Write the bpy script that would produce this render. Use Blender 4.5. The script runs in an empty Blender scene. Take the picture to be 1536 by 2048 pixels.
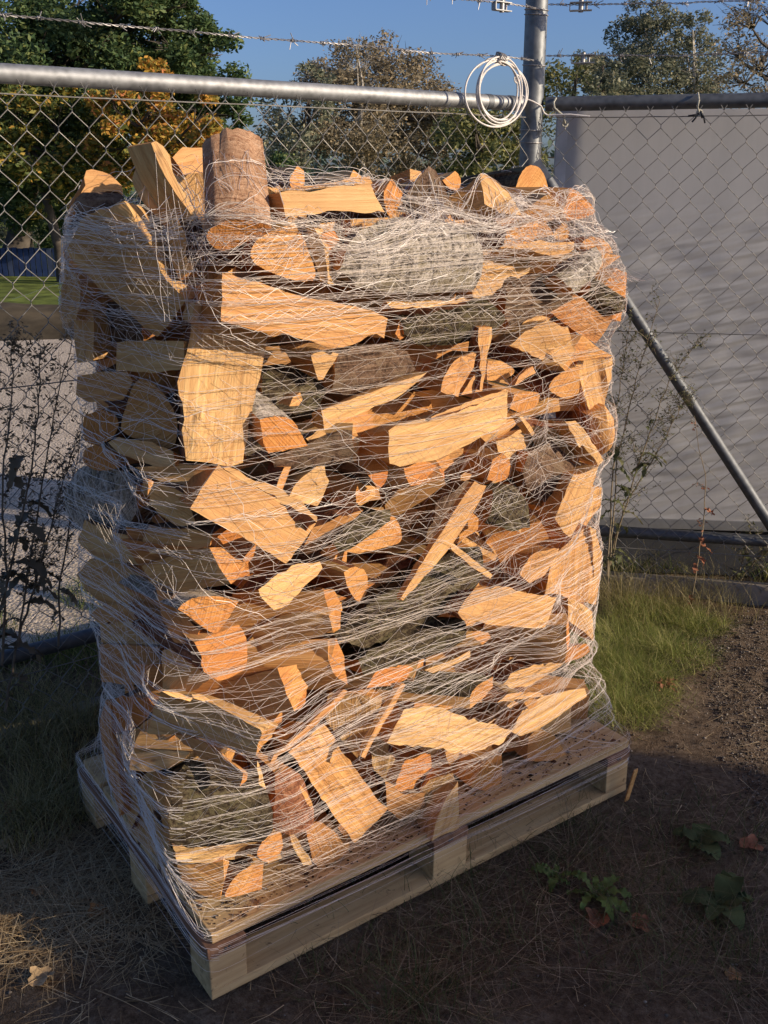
import bpy, bmesh, math, random
import numpy as np
from mathutils import Vector, Matrix, noise
from mathutils.geometry import delaunay_2d_cdt, convex_hull_2d
from mathutils.bvhtree import BVHTree

random.seed(7); np.random.seed(7)
rnd = random.random
def U(a, b): return a + (b - a) * random.random()
scene = bpy.context.scene
COL = scene.collection
R = math.radians

# ------------------------------------------------------------------ camera, sky, sun, exposure
F_PX, PITCH, ROLL, CAM_H = 1926.0, R(18.75), R(-.17), 1.5195
cd = bpy.data.cameras.new('camera'); cam = bpy.data.objects.new('camera', cd); COL.objects.link(cam)
cd.sensor_fit = 'VERTICAL'; cd.sensor_height = 24; cd.lens = F_PX / 2048 * 24
cd.clip_start = .05; cd.clip_end = 2000
cw = Vector((0, math.cos(PITCH), -math.sin(PITCH))); cu0 = Vector((0, math.sin(PITCH), math.cos(PITCH))); cr0 = Vector((1, 0, 0))
cr = math.cos(ROLL) * cr0 + math.sin(ROLL) * cu0; cu = -math.sin(ROLL) * cr0 + math.cos(ROLL) * cu0
CAMP = Vector((0, 0, CAM_H))
m = Matrix((cr, cu, -cw)).transposed().to_4x4(); m.translation = CAMP
cam.matrix_world = m
scene.camera = cam

SUN_AZ, SUN_EL = R(72), R(19)          # to the right of straight behind the photographer
SUN = Vector((math.sin(SUN_AZ) * math.cos(SUN_EL), -math.cos(SUN_AZ) * math.cos(SUN_EL), math.sin(SUN_EL)))
w = bpy.data.worlds.new("World"); scene.world = w; w.use_nodes = True
nt = w.node_tree; bg = nt.nodes['Background']
sky = nt.nodes.new('ShaderNodeTexSky'); sky.sky_type = 'NISHITA'; sky.sun_disc = False
sky.sun_elevation = SUN_EL; sky.sun_rotation = math.pi - SUN_AZ
sky.air_density = .95; sky.dust_density = 2.4; sky.ozone_density = 5.5; sky.altitude = 200
tint = nt.nodes.new('ShaderNodeMix'); tint.data_type = 'RGBA'; tint.blend_type = 'MULTIPLY'; tint.inputs[0].default_value = 1; tint.inputs[7].default_value = (.95, .89, .98, 1)
nt.links.new(sky.outputs[0], tint.inputs[6]); nt.links.new(tint.outputs[2], bg.inputs[0]); bg.inputs[1].default_value = .13
sd = bpy.data.lights.new('sun', 'SUN'); so = bpy.data.objects.new('sun', sd); COL.objects.link(so)
sd.energy = 5.0; sd.angle = R(.5); sd.color = (1, .85, .66)
so.rotation_euler = SUN.to_track_quat('Z', 'Y').to_euler()
scene.view_settings.view_transform = 'Standard'; scene.view_settings.look = 'None'
scene.view_settings.exposure = 0.25; scene.view_settings.gamma = 1
scene.cycles.max_bounces = 6; scene.cycles.transparent_max_bounces = 8

# ------------------------------------------------------------------ frames of reference
PA = Vector((-.3417, 1.4853, 0)); YAW = .6146                  # pallet corner nearest the photographer, its long side
DU = Vector((math.cos(YAW), math.sin(YAW), 0)); DV = Vector((-DU.y, DU.x, 0)); DZ = Vector((0, 0, 1))
def loc(u, v, z): return PA + DU * u + DV * v + DZ * z
def local(X): X = X - PA; return (X.dot(DU), X.dot(DV), X.z)
def ldir(a): return DU * a[0] + DV * a[1] + DZ * a[2]
def ray(px, py): return (cw + cr * ((px - 768) / F_PX) - cu * ((py - 1024) / F_PX))
def on_plane(px, py, pt, n):
    r = ray(px, py); return CAMP + r * ((pt - CAMP).dot(n) / r.dot(n))
def on_ground(px, py, z=0): return on_plane(px, py, Vector((0, 0, z)), DZ)
def at_dist(px, py, D):
    r = ray(px, py); return CAMP + r * (D / r.y)
POST = Vector((.5175, 3.6055, 0))
FL = Vector((math.cos(.6111), math.sin(.6111), 0)); NL = Vector((-FL.y, FL.x, 0))
FR = Vector((math.cos(-.2008), math.sin(-.2008), 0)); NR = Vector((-FR.y, FR.x, 0))

# ------------------------------------------------------------------ helpers
def tag(o, label=None, cat=None, group=None, kind=None):
    for k, v in (('label', label), ('category', cat), ('group', group), ('kind', kind)):
        if v: o[k] = v
    return o
def empty(name, at, label, cat, group=None):
    o = bpy.data.objects.new(name, None); COL.objects.link(o); o.location = at; o.empty_display_size = .05
    return tag(o, label, cat, group)
class MB:
    """collects vertices and faces (with a material slot each) for one mesh"""
    def __init__(s): s.v = []; s.f = []; s.m = []
    def add(s, vs, fs, mi=0):
        b = len(s.v); s.v += [tuple(v) for v in vs]; s.f += [tuple(b + i for i in f) for f in fs]; s.m += [mi] * len(fs)
    def box(s, c, ax, ay, az, mi=0, jit=0):
        vs = []
        for i in (-1, 1):
            for j in (-1, 1):
                for k in (-1, 1):
                    vs.append(c + ax * i + ay * j + az * k + Vector((U(-jit, jit), U(-jit, jit), U(-jit, jit))))
        s.add(vs, [(0, 1, 3, 2), (4, 6, 7, 5), (0, 4, 5, 1), (2, 3, 7, 6), (0, 2, 6, 4), (1, 5, 7, 3)], mi)
    def tube(s, pts, r, n=6, mi=0, cap=True, flat=1.0):
        pts = [Vector(p) for p in pts]
        if len(pts) < 2: return
        rs = r if isinstance(r, (list, tuple)) else [r] * len(pts)
        t = (pts[1] - pts[0]).normalized(); a = t.orthogonal().normalized(); vs = []
        for i, p in enumerate(pts):
            t2 = (pts[min(i + 1, len(pts) - 1)] - pts[max(i - 1, 0)])
            if t2.length > 1e-9: t = t2.normalized()
            a = (a - t * a.dot(t)); a = a.normalized() if a.length > 1e-6 else t.orthogonal().normalized()
            b = t.cross(a)
            for k in range(n):
                an = 2 * math.pi * k / n
                vs.append(p + (a * math.cos(an) + b * math.sin(an) * flat) * rs[i])
        fs = [(i * n + k, i * n + (k + 1) % n, (i + 1) * n + (k + 1) % n, (i + 1) * n + k) for i in range(len(pts) - 1) for k in range(n)]
        if cap and n > 2: fs += [tuple(range(n))[::-1], tuple((len(pts) - 1) * n + k for k in range(n))]
        s.add(vs, fs, mi)
    def build(s, name, mats, parent=None, smooth=None, origin=None):
        me = bpy.data.meshes.new(name)
        off = Vector(origin) if origin is not None else (Vector(parent.location) if parent else Vector())
        me.from_pydata([(v[0] - off[0], v[1] - off[1], v[2] - off[2]) for v in s.v], [], s.f)
        if not isinstance(mats, (list, tuple)): mats = [mats]
        for x in mats: me.materials.append(x)
        if len(mats) > 1: me.polygons.foreach_set('material_index', s.m)
        if smooth is not None:
            me.polygons.foreach_set('use_smooth', [True] * len(me.polygons)); me.set_sharp_from_angle(angle=R(smooth))
        o = bpy.data.objects.new(name, me); COL.objects.link(o)
        if parent: o.parent = parent
        elif origin is not None: o.location = off
        return o
def fastmesh(name, V, Fq, mats, parent=None, mi=None):
    me = bpy.data.meshes.new(name)
    V = np.asarray(V, np.float32).reshape(-1, 3)
    if parent is not None: V = V - np.array(parent.location, np.float32)
    Fq = np.asarray(Fq, np.int32); k = Fq.shape[1]
    me.vertices.add(len(V)); me.vertices.foreach_set('co', V.ravel())
    me.loops.add(Fq.size); me.loops.foreach_set('vertex_index', Fq.ravel())
    me.polygons.add(len(Fq)); me.polygons.foreach_set('loop_start', np.arange(0, Fq.size, k, dtype=np.int32))
    for x in (mats if isinstance(mats, (list, tuple)) else [mats]): me.materials.append(x)
    if mi is not None: me.polygons.foreach_set('material_index', np.asarray(mi, np.int32))
    me.update(calc_edges=True)
    o = bpy.data.objects.new(name, me); COL.objects.link(o)
    if parent is not None: o.parent = parent
    return o

# ------------------------------------------------------------------ materials
class NT:
    def __init__(s, name, rough=.7, spec=.3, metal=0):
        s.m = bpy.data.materials.new(name); s.m.use_nodes = True; s.t = s.m.node_tree
        s.b = s.t.nodes['Principled BSDF']; s.b.inputs['Roughness'].default_value = rough
        s.b.inputs['Specular IOR Level'].default_value = spec; s.b.inputs['Metallic'].default_value = metal
        s.co = s.n('TexCoord')
    def n(s, t, **k):
        x = s.t.nodes.new('ShaderNode' + t)
        for a, b in k.items(): setattr(x, a, b)
        return x
    def l(s, a, b): s.t.links.new(a, b)
    def mapping(s, scale, src='Object', loc=None):
        mp = s.n('Mapping'); s.l(s.co.outputs[src], mp.inputs[0]); mp.inputs['Scale'].default_value = scale
        if loc is not None: s.l(loc, mp.inputs['Location'])
        return mp.outputs[0]
    def noise(s, vec, scale=5, detail=3, rough=.55, dist=0):
        x = s.n('TexNoise'); s.l(vec, x.inputs['Vector']); x.inputs['Scale'].default_value = scale
        x.inputs['Detail'].default_value = detail; x.inputs['Roughness'].default_value = rough; x.inputs['Distortion'].default_value = dist
        return x.outputs['Fac']
    def ramp(s, fac, stops, interp='LINEAR'):
        x = s.n('ValToRGB'); s.l(fac, x.inputs[0]); cr_ = x.color_ramp; cr_.interpolation = interp
        while len(cr_.elements) > 1: cr_.elements.remove(cr_.elements[-1])
        for i, (p, c) in enumerate(stops):
            e = cr_.elements[0] if i == 0 else cr_.elements.new(p)
            e.position = p; e.color = (*c, 1) if len(c) == 3 else c
        return x.outputs[0]
    def mix(s, fac, a, b, mode='MIX'):
        x = s.n('Mix', data_type='RGBA', blend_type=mode)
        for v, i in ((fac, 0), (a, 6), (b, 7)):
            if hasattr(v, 'is_linked'): s.l(v, x.inputs[i])
            elif isinstance(v, (int, float)): x.inputs[i].default_value = v
            else: x.inputs[i].default_value = (*v, 1)
        return x.outputs[2]
    def math(s, op, a, b=None, c=None):
        x = s.n('Math', operation=op)
        for i, v in enumerate((a, b, c)):
            if v is None: continue
            if hasattr(v, 'is_linked'): s.l(v, x.inputs[i])
            else: x.inputs[i].default_value = v
        return x.outputs[0]
    def color(s, c):
        if hasattr(c, 'is_linked'): s.l(c, s.b.inputs['Base Color'])
        else: s.b.inputs['Base Color'].default_value = (*c, 1)
    def bump(s, h, strength=.5, dist=.002):
        x = s.n('Bump'); s.l(h, x.inputs['Height']); x.inputs['Strength'].default_value = strength; x.inputs['Distance'].default_value = dist
        s.l(x.outputs[0], s.b.inputs['Normal'])
    def obrand(s): return s.n('ObjectInfo').outputs['Random']
    def randloc(s):
        r = s.obrand(); c = s.n('CombineXYZ'); s.l(s.math('MULTIPLY', r, 31.7), c.inputs[0]); s.l(s.math('MULTIPLY', r, 17.3), c.inputs[1]); s.l(s.math('MULTIPLY', r, 47.1), c.inputs[2])
        return c.outputs[0]

def m_split():
    t = NT('split_wood', .72, .25); r = t.obrand(); rl = t.randloc()
    fib = t.noise(t.mapping((4, 120, 120), loc=rl), 1, 5, .65, .2)
    fine = t.noise(t.mapping((9, 300, 300), loc=rl), 1, 3, .6)
    big = t.noise(t.mapping((3, 9, 9), loc=rl), 1, 3, .5, .5)
    c = t.ramp(fib, [(.25, (.39, .205, .08)), (.45, (.57, .345, .145)), (.65, (.68, .46, .215))])
    warm = t.ramp(r, [(0, (.88, .56, .38)), (.18, (.97, .76, .56)), (.4, (1, .90, .76)), (.62, (1.0, .95, .88)), (.8, (.97, .80, .60)), (.93, (.90, .66, .48)), (1, (.78, .70, .60))])
    c = t.mix(.85, c, warm, 'MULTIPLY')
    c = t.mix(t.ramp(big, [(.45, (0, 0, 0)), (.75, (.55, .55, .55))]), c, (.42, .22, .09))
    k = t.noise(t.mapping((22, 55, 55), loc=rl), 1, 2, .4)
    c = t.mix(t.ramp(k, [(.70, (0, 0, 0)), (.78, (.7, .7, .7))]), c, (.17, .09, .04))
    t.color(c); t.bump(t.math('ADD', fib, t.math('MULTIPLY', fine, .6)), .9, .003)
    return t.m
def m_end():
    t = NT('end_grain', .8, .15); r = t.obrand(); rl = t.randloc()
    sp = t.n('SeparateXYZ'); t.l(t.co.outputs['Object'], sp.inputs[0])
    warp = t.noise(t.mapping((1, 14, 14), loc=rl), 1, 2, .5)
    d = t.math('SQRT', t.math('ADD', t.math('MULTIPLY', sp.outputs[1], sp.outputs[1]), t.math('MULTIPLY', sp.outputs[2], sp.outputs[2])))
    rings = t.math('SINE', t.math('ADD', t.math('MULTIPLY', d, 900), t.math('MULTIPLY', warp, 22)))
    sawdir = t.math('ADD', t.math('MULTIPLY', sp.outputs[1], .9), t.math('MULTIPLY', sp.outputs[2], t.math('ADD', t.math('MULTIPLY', r, 1.4), -.7)))
    cx = t.n('CombineXYZ'); t.l(t.math('MULTIPLY', sawdir, 330), cx.inputs[0]); t.l(t.math('MULTIPLY', sp.outputs[2], 9), cx.inputs[1]); t.l(t.math('MULTIPLY', r, 50), cx.inputs[2])
    saw = t.math('MULTIPLY', t.math('SUBTRACT', t.noise(cx.outputs[0], 1, 3, .6), .5), 4)
    grit = t.noise(t.mapping((150, 260, 260), loc=rl), 1, 4, .7)
    h = t.math('ADD', t.math('MULTIPLY', rings, .10), t.math('ADD', t.math('MULTIPLY', saw, .75), t.math('MULTIPLY', grit, 1.2)))
    fac = t.math('ADD', t.math('MULTIPLY', h, .28), .35)
    c = t.ramp(fac, [(.18, (.27, .11, .035)), (.5, (.52, .255, .085)), (.85, (.66, .38, .155))])
    tone = t.ramp(r, [(0, (1, .78, .55)), (.4, (1, .95, .85)), (.65, (1.1, 1.1, 1.05)), (1, (.95, .66, .45))])
    c = t.mix(.9, c, tone, 'MULTIPLY')
    red = t.noise(t.mapping((1, 11, 11), loc=rl), 1, 3, .5)
    c = t.mix(t.ramp(red, [(.5, (0, 0, 0)), (.72, (.5, .5, .5))]), c, (.42, .13, .04))
    t.color(c); t.bump(h, .55, .0015); return t.m
def m_bark(name, cols, moss, spec_d=1, scale=1.0, bd=.010, furrow=(9, 60)):
    t = NT(name, .9, .1); rl = t.randloc()
    a = t.noise(t.mapping((furrow[0], furrow[1], furrow[1]), loc=rl), 1, 6, .75, .9)
    b = t.noise(t.mapping((150, 150, 150), loc=rl), 1, 6, .8)
    b2 = t.noise(t.mapping((45, 45, 45), loc=rl), 1, 5, .8, 1.2)
    big = t.noise(t.mapping((14, 14, 14), loc=rl), 1, 6, .75)
    h = t.math('ADD', t.math('MULTIPLY', a, .40), t.math('ADD', t.math('MULTIPLY', b, .28), t.math('MULTIPLY', b2, .32)))
    c = t.ramp(h, cols)
    c = t.mix(t.ramp(t.math('ADD', t.math('MULTIPLY', big, .5), t.math('MULTIPLY', b2, .5)), [(.50, (0, 0, 0)), (.56, (.8, .8, .8))]), c, moss)
    t.color(c); t.bump(h, 1, bd); return t.m
M_SPLIT = m_split(); M_END = m_end()
M_BIRCH = m_bark('birch_bark', [(.40, (.03, .025, .02)), (.46, (.20, .165, .13)), (.51, (.50, .43, .35)), (.62, (.68, .60, .50))], (.24, .19, .11), furrow=(75, 14))
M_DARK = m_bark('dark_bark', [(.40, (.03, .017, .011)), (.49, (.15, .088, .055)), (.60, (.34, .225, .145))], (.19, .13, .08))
M_RED = m_bark('red_bark', [(.38, (.055, .022, .014)), (.5, (.25, .095, .05)), (.62, (.50, .25, .13))], (.33, .15, .075))
M_FIB = m_bark('fibrous_bark', [(.38, (.13, .06, .035)), (.46, (.33, .17, .09)), (.53, (.52, .31, .18)), (.62, (.68, .46, .30))], (.36, .20, .11), furrow=(110, 7))
M_MOSS = m_bark('mossy_bark', [(.42, (.014, .010, .007)), (.49, (.06, .042, .026)), (.56, (.17, .13, .075)), (.66, (.40, .33, .22))], (.12, .10, .05))
MATS = {'s': M_SPLIT, 'e': M_END, 'w': M_BIRCH, 'd': M_DARK, 'r': M_RED, 'm': M_MOSS, 'f': M_FIB}

def m_simple(name, col, rough=.6, spec=.3, metal=0, var=.15, sc=8, bump=0, bsc=60):
    t = NT(name, rough, spec, metal)
    n1 = t.noise(t.mapping((1, 1, 1)), sc, 4, .6)
    lo = tuple(max(0, x * (1 - var * 2)) for x in col); hi = tuple(x * (1 + var) for x in col)
    t.color(t.ramp(n1, [(.3, lo), (.7, hi)]))
    if bump: t.bump(t.noise(t.mapping((1, 1, 1)), bsc, 4, .6), bump, .002)
    return t.m
def m_galv(name, col, rough):
    t = NT(name, rough, .5, .75)
    v = t.n('TexVoronoi'); t.l(t.mapping((1, 1, 1)), v.inputs['Vector']); v.inputs['Scale'].default_value = 55
    n1 = t.noise(t.mapping((1, 1, 1)), 6, 5, .7)
    c = t.ramp(t.math('ADD', t.math('MULTIPLY', v.outputs['Distance'], .3), t.math('MULTIPLY', n1, .8)), [(.3, tuple(x * .6 for x in col)), (.55, col), (.75, tuple(min(1, x * 1.25) for x in col))])
    t.color(c)
    t.l(t.math('ADD', t.math('MULTIPLY', n1, .35), rough - .15), t.b.inputs['Roughness'])
    t.bump(n1, .08, .0006); return t.m
M_GALV = m_galv('galvanised_steel', (.30, .30, .295), .60)
M_POST = m_galv('post_steel', (.17, .175, .175), .5)
M_RAILDK = m_galv('weathered_steel', (.13, .135, .14), .6)
M_WIRE = m_galv('fence_wire', (.24, .225, .20), .6)
M_BARB = m_galv('barbed_steel', (.30, .28, .26), .5)
M_CABLE = m_simple('white_cable', (.68, .62, .55), .45, .4, 0, .1, 30)
M_ROPE = m_simple('weathered_rope', (.45, .42, .33), .9, .1, 0, .2, 60)
M_LEAFY = None

def m_net():
    t = NT('net_plastic', .38, .5); t.color((.76, .67, .58))
    t.b.inputs['Transmission Weight'].default_value = .0
    return t.m
M_NET = m_net()

def m_pallet():
    t = NT('pallet_wood', .75, .2); rl = t.randloc()
    fib = t.noise(t.mapping((4, 60, 60), loc=rl), 1, 5, .6, .3)
    big = t.noise(t.mapping((3, 6, 6), loc=rl), 1, 4, .6, .4)
    dirt = t.noise(t.mapping((40, 40, 40), loc=rl), 1, 5, .75)
    c = t.ramp(fib, [(.3, (.42, .26, .11)), (.5, (.58, .385, .18)), (.7, (.68, .48, .24))])
    c = t.mix(t.ramp(big, [(.42, (0, 0, 0)), (.8, (.6, .6, .6))]), c, (.34, .22, .12))
    c = t.mix(t.ramp(dirt, [(.60, (0, 0, 0)), (.68, (.75, .75, .75))]), c, (.10, .055, .03))
    t.color(c); t.bump(fib, .6, .002); return t.m
M_PALLET = m_pallet()
def m_stringer():
    t = NT('brown_board', .8, .15); rl = t.randloc()
    fib = t.noise(t.mapping((5, 70, 70), loc=rl), 1, 5, .6, .3)
    t.color(t.ramp(fib, [(.3, (.17, .085, .05)), (.7, (.34, .19, .11))])); t.bump(fib, .6, .002); return t.m
M_STRINGER = m_stringer()

def m_leaf(name, cols, trans=.35):
    t = NT(name, .6, .25)
    g = t.n('NewGeometry'); r = g.outputs['Random Per Island']
    c = t.ramp(r, cols); t.color(c)
    tr = t.n('BsdfTranslucent'); t.l(c, tr.inputs[0])
    mx = t.n('MixShader'); mx.inputs[0].default_value = trans
    t.l(t.b.outputs[0], mx.inputs[1]); t.l(tr.outputs[0], mx.inputs[2])
    t.l(mx.outputs[0], t.t.nodes['Material Output'].inputs[0]); return t.m

# ------------------------------------------------------------------ building behind the photographer (it shades the near ground)
def shed():
    H = 3.0; k = H / math.tan(SUN_EL); sh = Vector((math.sin(SUN_AZ), -math.cos(SUN_AZ), 0)) * k
    V0 = Vector((-.057, 2.635, 0)) + sh; e1 = Vector((.943, -.334, 0)); e2 = Vector((-.637, -.77, 0))
    W0 = V0 + e2 * .88; e3 = Vector((-.25, -.97, 0)); W1 = W0 + e3 * 2.4; P = [V0, V0 + e1 * 10, V0 + e1 * 9.5 + e3 * 3.0, W1, W0]
    root = empty('storage_shed', P[0], 'brown timber storage shed behind the photographer, out of the picture', 'shed')
    b = MB(); vs = P + [p + DZ * (H - .06) for p in P]
    b.add(vs, [(i, (i + 1) % 5, 5 + (i + 1) % 5, 5 + i) for i in range(5)])
    b.build('wall', m_simple('shed_timber', (.16, .11, .08), .85, .15, 0, .2, 4), root)
    c = sum(P, Vector()) / 5; Q = [p + (p - c).normalized() * .002 for p in P]
    r = MB(); r.add([q + DZ * (H - .06) for q in Q] + [q + DZ * H for q in Q], [(4, 3, 2, 1, 0), (5, 6, 7, 8, 9)] + [(i, (i + 1) % 5, 5 + (i + 1) % 5, 5 + i) for i in range(5)])
    r.build('roof', m_simple('shed_roof', (.12, .12, .12), .8, .2), root)
shed()

# ------------------------------------------------------------------ ground
def fbm(x, y, z=0, s=1): return noise.fractal(Vector((x * s, y * s, z)), 1.0, 2.0, 4)
def m_soil():
    t = NT('soil', .95, .1)
    o = t.mapping((1, 1, 1))
    a = t.noise(o, 4, 6, .7); b = t.noise(o, 55, 6, .8); g = t.noise(o, 260, 3, .6)
    c = t.ramp(t.math('ADD', t.math('MULTIPLY', a, .35), t.math('MULTIPLY', b, .65)), [(.36, (.06, .040, .025)), (.5, (.155, .108, .070)), (.64, (.29, .22, .155))])
    c = t.mix(t.ramp(g, [(.68, (0, 0, 0)), (.74, (.8, .8, .8))]), c, (.30, .27, .24))
    t.color(c); t.bump(t.math('ADD', b, g), 1, .012); return t.m
def grid(name, mat, x0, x1, y0, y1, nx, ny, zf, kind='structure', smooth=True):
    xs = np.linspace(x0, x1, nx); ys = np.linspace(y0, y1, ny)
    V = [(x, y, zf(x, y)) for y in ys for x in xs]
    Fq = [(j * nx + i, j * nx + i + 1, (j + 1) * nx + i + 1, (j + 1) * nx + i) for j in range(ny - 1) for i in range(nx - 1)]
    o = fastmesh(name, V, Fq, mat); o['kind'] = kind
    if smooth: o.data.polygons.foreach_set('use_smooth', [True] * len(o.data.polygons))
    return o
def ground_z(x, y):
    p = Vector((x, y, 0)); dl = (p - POST).dot(NL); u, v, _ = local(p)
    z = .016 * fbm(x, y, 1, 3.2) + .007 * fbm(x, y, 5, 14)
    inside = max(0, min(1, 1 - max(-u - .02, u - 1.22, -v - .02, v - .78, 0) / .08))
    return z * (1 - inside) - .004 * inside - .006
def pave_z(x, y): return 0
SOIL = m_soil()
gfar = MB(); gfar.add([(-300, -60, -.05), (300, -60, -.05), (300, 600, -.05), (-300, 600, -.05)], [(0, 1, 2, 3)])
gf = gfar.build('ground', m_simple('field', (.10, .10, .05), .95, .1, 0, .3, .4)); gf['kind'] = 'structure'
grid('soil', SOIL, -2.6, 3.2, .6, 4.3, 300, 210, ground_z)
def m_gravel():
    t = NT('gravel_yard', .95, .1); o = t.mapping((1, 1, 1))
    a = t.noise(o, 1.2, 5, .6); b = t.noise(o, 40, 5, .8)
    v = t.n('TexVoronoi'); t.l(o, v.inputs['Vector']); v.inputs['Scale'].default_value = 70
    c = t.ramp(t.math('ADD', t.math('MULTIPLY', a, .3), t.math('MULTIPLY', b, .7)), [(.38, (.28, .225, .165)), (.5, (.46, .38, .29)), (.62, (.62, .52, .41))])
    t.color(c); t.bump(t.math('ADD', b, v.outputs['Distance']), 1, .01); return t.m
M_GRAVEL = m_gravel()
yb = MB()
# yard beyond the left fence: starts a hand's breadth past the fence, ends where the lawn starts
a0 = POST + NL * .42 + FL * 1.0; a1 = POST + NL * .42 - FL * 9
yb.add([a1 + DZ * .022, a0 + DZ * .022, Vector((2.6, 10.2, .022)), Vector((-14, 10.6, .022))], [(0, 1, 2, 3)])
yo = yb.build('gravel_yard', M_GRAVEL); yo['kind'] = 'structure'
M_GRASSG = m_simple('lawn_green', (.14, .17, .035), .95, .1, 0, .35, 3, 1, 120)
lw = MB(); lw.add([(-40, 10.4, .03), (30, 9.9, .03), (60, 60, .03), (-60, 60, .03)], [(0, 1, 2, 3)])
lo_ = lw.build('lawn', M_GRASSG); lo_['kind'] = 'structure'
# kerb stones under the fence line
M_CONC = m_simple('kerb_concrete', (.30, .255, .20), .9, .15, 0, .2, 9, .6, 80)
kr = empty('concrete_kerb', POST, 'low grey concrete edging slabs running under the chain link fence', 'kerb')
for D_, N_, s0, s1 in ((FL, NL, -3.6, -.02), (FR, NR, .02, 2.0)):
    n_ = int(abs(s1 - s0) / 1.0 + .5); L_ = (s1 - s0) / n_
    for i in range(n_):
        b = MB(); c = POST + D_ * (s0 + L_ * (i + .5)) + DZ * (.005 if D_ is FR else -.045)
        b.box(c, D_ * (L_ / 2 - .004), N_ * .025, DZ * (.062 + U(-.004, .004)), 0, .003)
        o = b.build('kerb_stone', M_CONC, kr)
        bv = o.modifiers.new('b', 'BEVEL'); bv.width = .006; bv.segments = 2

# ------------------------------------------------------------------ fence
def fpt(D_, N_, s, z, off=0): return POST + D_ * s + N_ * off + DZ * z
def chain_mesh(D_, N_, s0, s1, z0, z1, parent, off):
    W, Hh = .079, .0475; b = MB(); k0, k1 = int(math.floor(s0 / W)), int(math.ceil(s1 / W))
    rows = int((z1 - z0) / Hh)
    for k in range(k0, k1):
        pts = []
        for i in range(rows + 1):
            s = (k + (.5 if i % 2 else 0)) * W + (k % 2) * 0
            # neighbouring wires hook into each other at the nodes
            d = .0035 * (1 if i % 2 else -1)
            wob = .004 * noise.noise(Vector((s * 2.1, i * .31, 3 if D_ is FL else 9)))
            c = fpt(D_, N_, s + wob, z1 - i * Hh, off)
            t_ = .0052
            pts.append(c + N_ * d + DZ * t_); pts.append(c - N_ * d - DZ * t_)
        b.tube(pts, .0013, 5, 0, False)
        # cut tips of the wire, twisted together over the top
        c = fpt(D_, N_, k * W, z1, off); b.tube([c + DZ * .0, c + DZ * .016 + D_ * .01], .0016, 4)
        # second leg of each diamond
        pts = []
        for i in range(rows + 1):
            s = (k - (.5 if i % 2 else 0)) * W
            d = .0035 * (-1 if i % 2 else 1)
            wob = .004 * noise.noise(Vector((s * 2.1, i * .31, 3 if D_ is FL else 9)))
            c = fpt(D_, N_, s + wob, z1 - i * Hh, off)
            pts.append(c + N_ * d + DZ * .0052); pts.append(c - N_ * d - DZ * .0052)
        b.tube(pts, .0013, 5, 0, False)
        c = fpt(D_, N_, k * W, z1, off); b.tube([c, c + DZ * .016 - D_ * .01], .0016, 4)
    o = b.build('wire_mesh', M_WIRE, parent); o['kind'] = 'stuff'; return o
def tpoly(D_, N_, s0, s1, z, off, n=24, sag=.004, wob=.002):
    return [fpt(D_, N_, s0 + (s1 - s0) * i / n, z - sag * math.sin(math.pi * i / n) + wob * noise.noise(Vector((i * .7, z * 9, 0))), off) for i in range(n + 1)]
def fence(D_, N_, s0, s1, rail0, rail1, label, rmat, zr=1.782):
    root = empty('chain_link_fence', POST + D_ * .05, label, 'fence', 'fence panels meeting at the corner post')
    b = MB(); b.tube([fpt(D_, N_, rail0, zr), fpt(D_, N_, (rail0 + rail1) / 2, zr), fpt(D_, N_, rail1, zr)], .0235, 24)
    b.build('top_rail', rmat, root, 40)
    b = MB(); b.tube([fpt(D_, N_, rail0, .239), fpt(D_, N_, rail1, .239)], .0225, 20)
    b.build('bottom_rail', M_RAILDK, root, 40)
    chain_mesh(D_, N_, s0, s1, .03, 1.752, root, -.028)
    for z in (1.738, 1.02, .19):
        b = MB(); b.tube(tpoly(D_, N_, min(s0, s1), max(s0, s1), z, -.033), .0018, 6)
        b.build('tension_wire', M_WIRE, root)
    return root
fl_ = fence(FL, NL, -4.2, -.06, -4.3, -.055, 'left chain link fence panel with bright galvanised top rail, behind the firewood', M_GALV)
fr_ = fence(FR, NR, .07, 1.06, .045, 1.09, 'right chain link fence panel with dark rails, in front of the white wall panel', M_RAILDK)
# worn black bands near the end of the left rail
for s in (-.115, -.215):
    b = MB(); b.tube([fpt(FL, NL, s, 1.782), fpt(FL, NL, s + .022, 1.782)], .0246, 24); b.build('rail_clamp', M_RAILDK, fl_, 40)
# corner post
pr = empty('corner_post', POST, 'tall round galvanised corner post rising above both fence panels', 'post')
b = MB(); b.tube([POST + DZ * z for z in (-.05, .8, 1.6, 2.4, 3.0)], .0375, 32); b.build('tube', M_POST, pr, 40)
for z in (1.66, 1.70, 1.905, 2.06, 2.075):
    b = MB(); b.tube([POST + (FL * math.cos(a) + NL * math.sin(a)) * .0395 + DZ * (z + .004 * math.sin(a)) for a in np.linspace(0, 2 * math.pi, 25)], .0018, 6); b.build('wire_loop', M_BARB, pr)
e_ = POST + FR * 1.12; er = empty('end_post', e_, 'round end post of the right fence panel, just outside the picture', 'post')
b = MB(); b.tube([e_ + DZ * z for z in (-.05, 1.2, 2.3)], .03, 20); b.build('tube', M_POST, er, 40)
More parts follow.
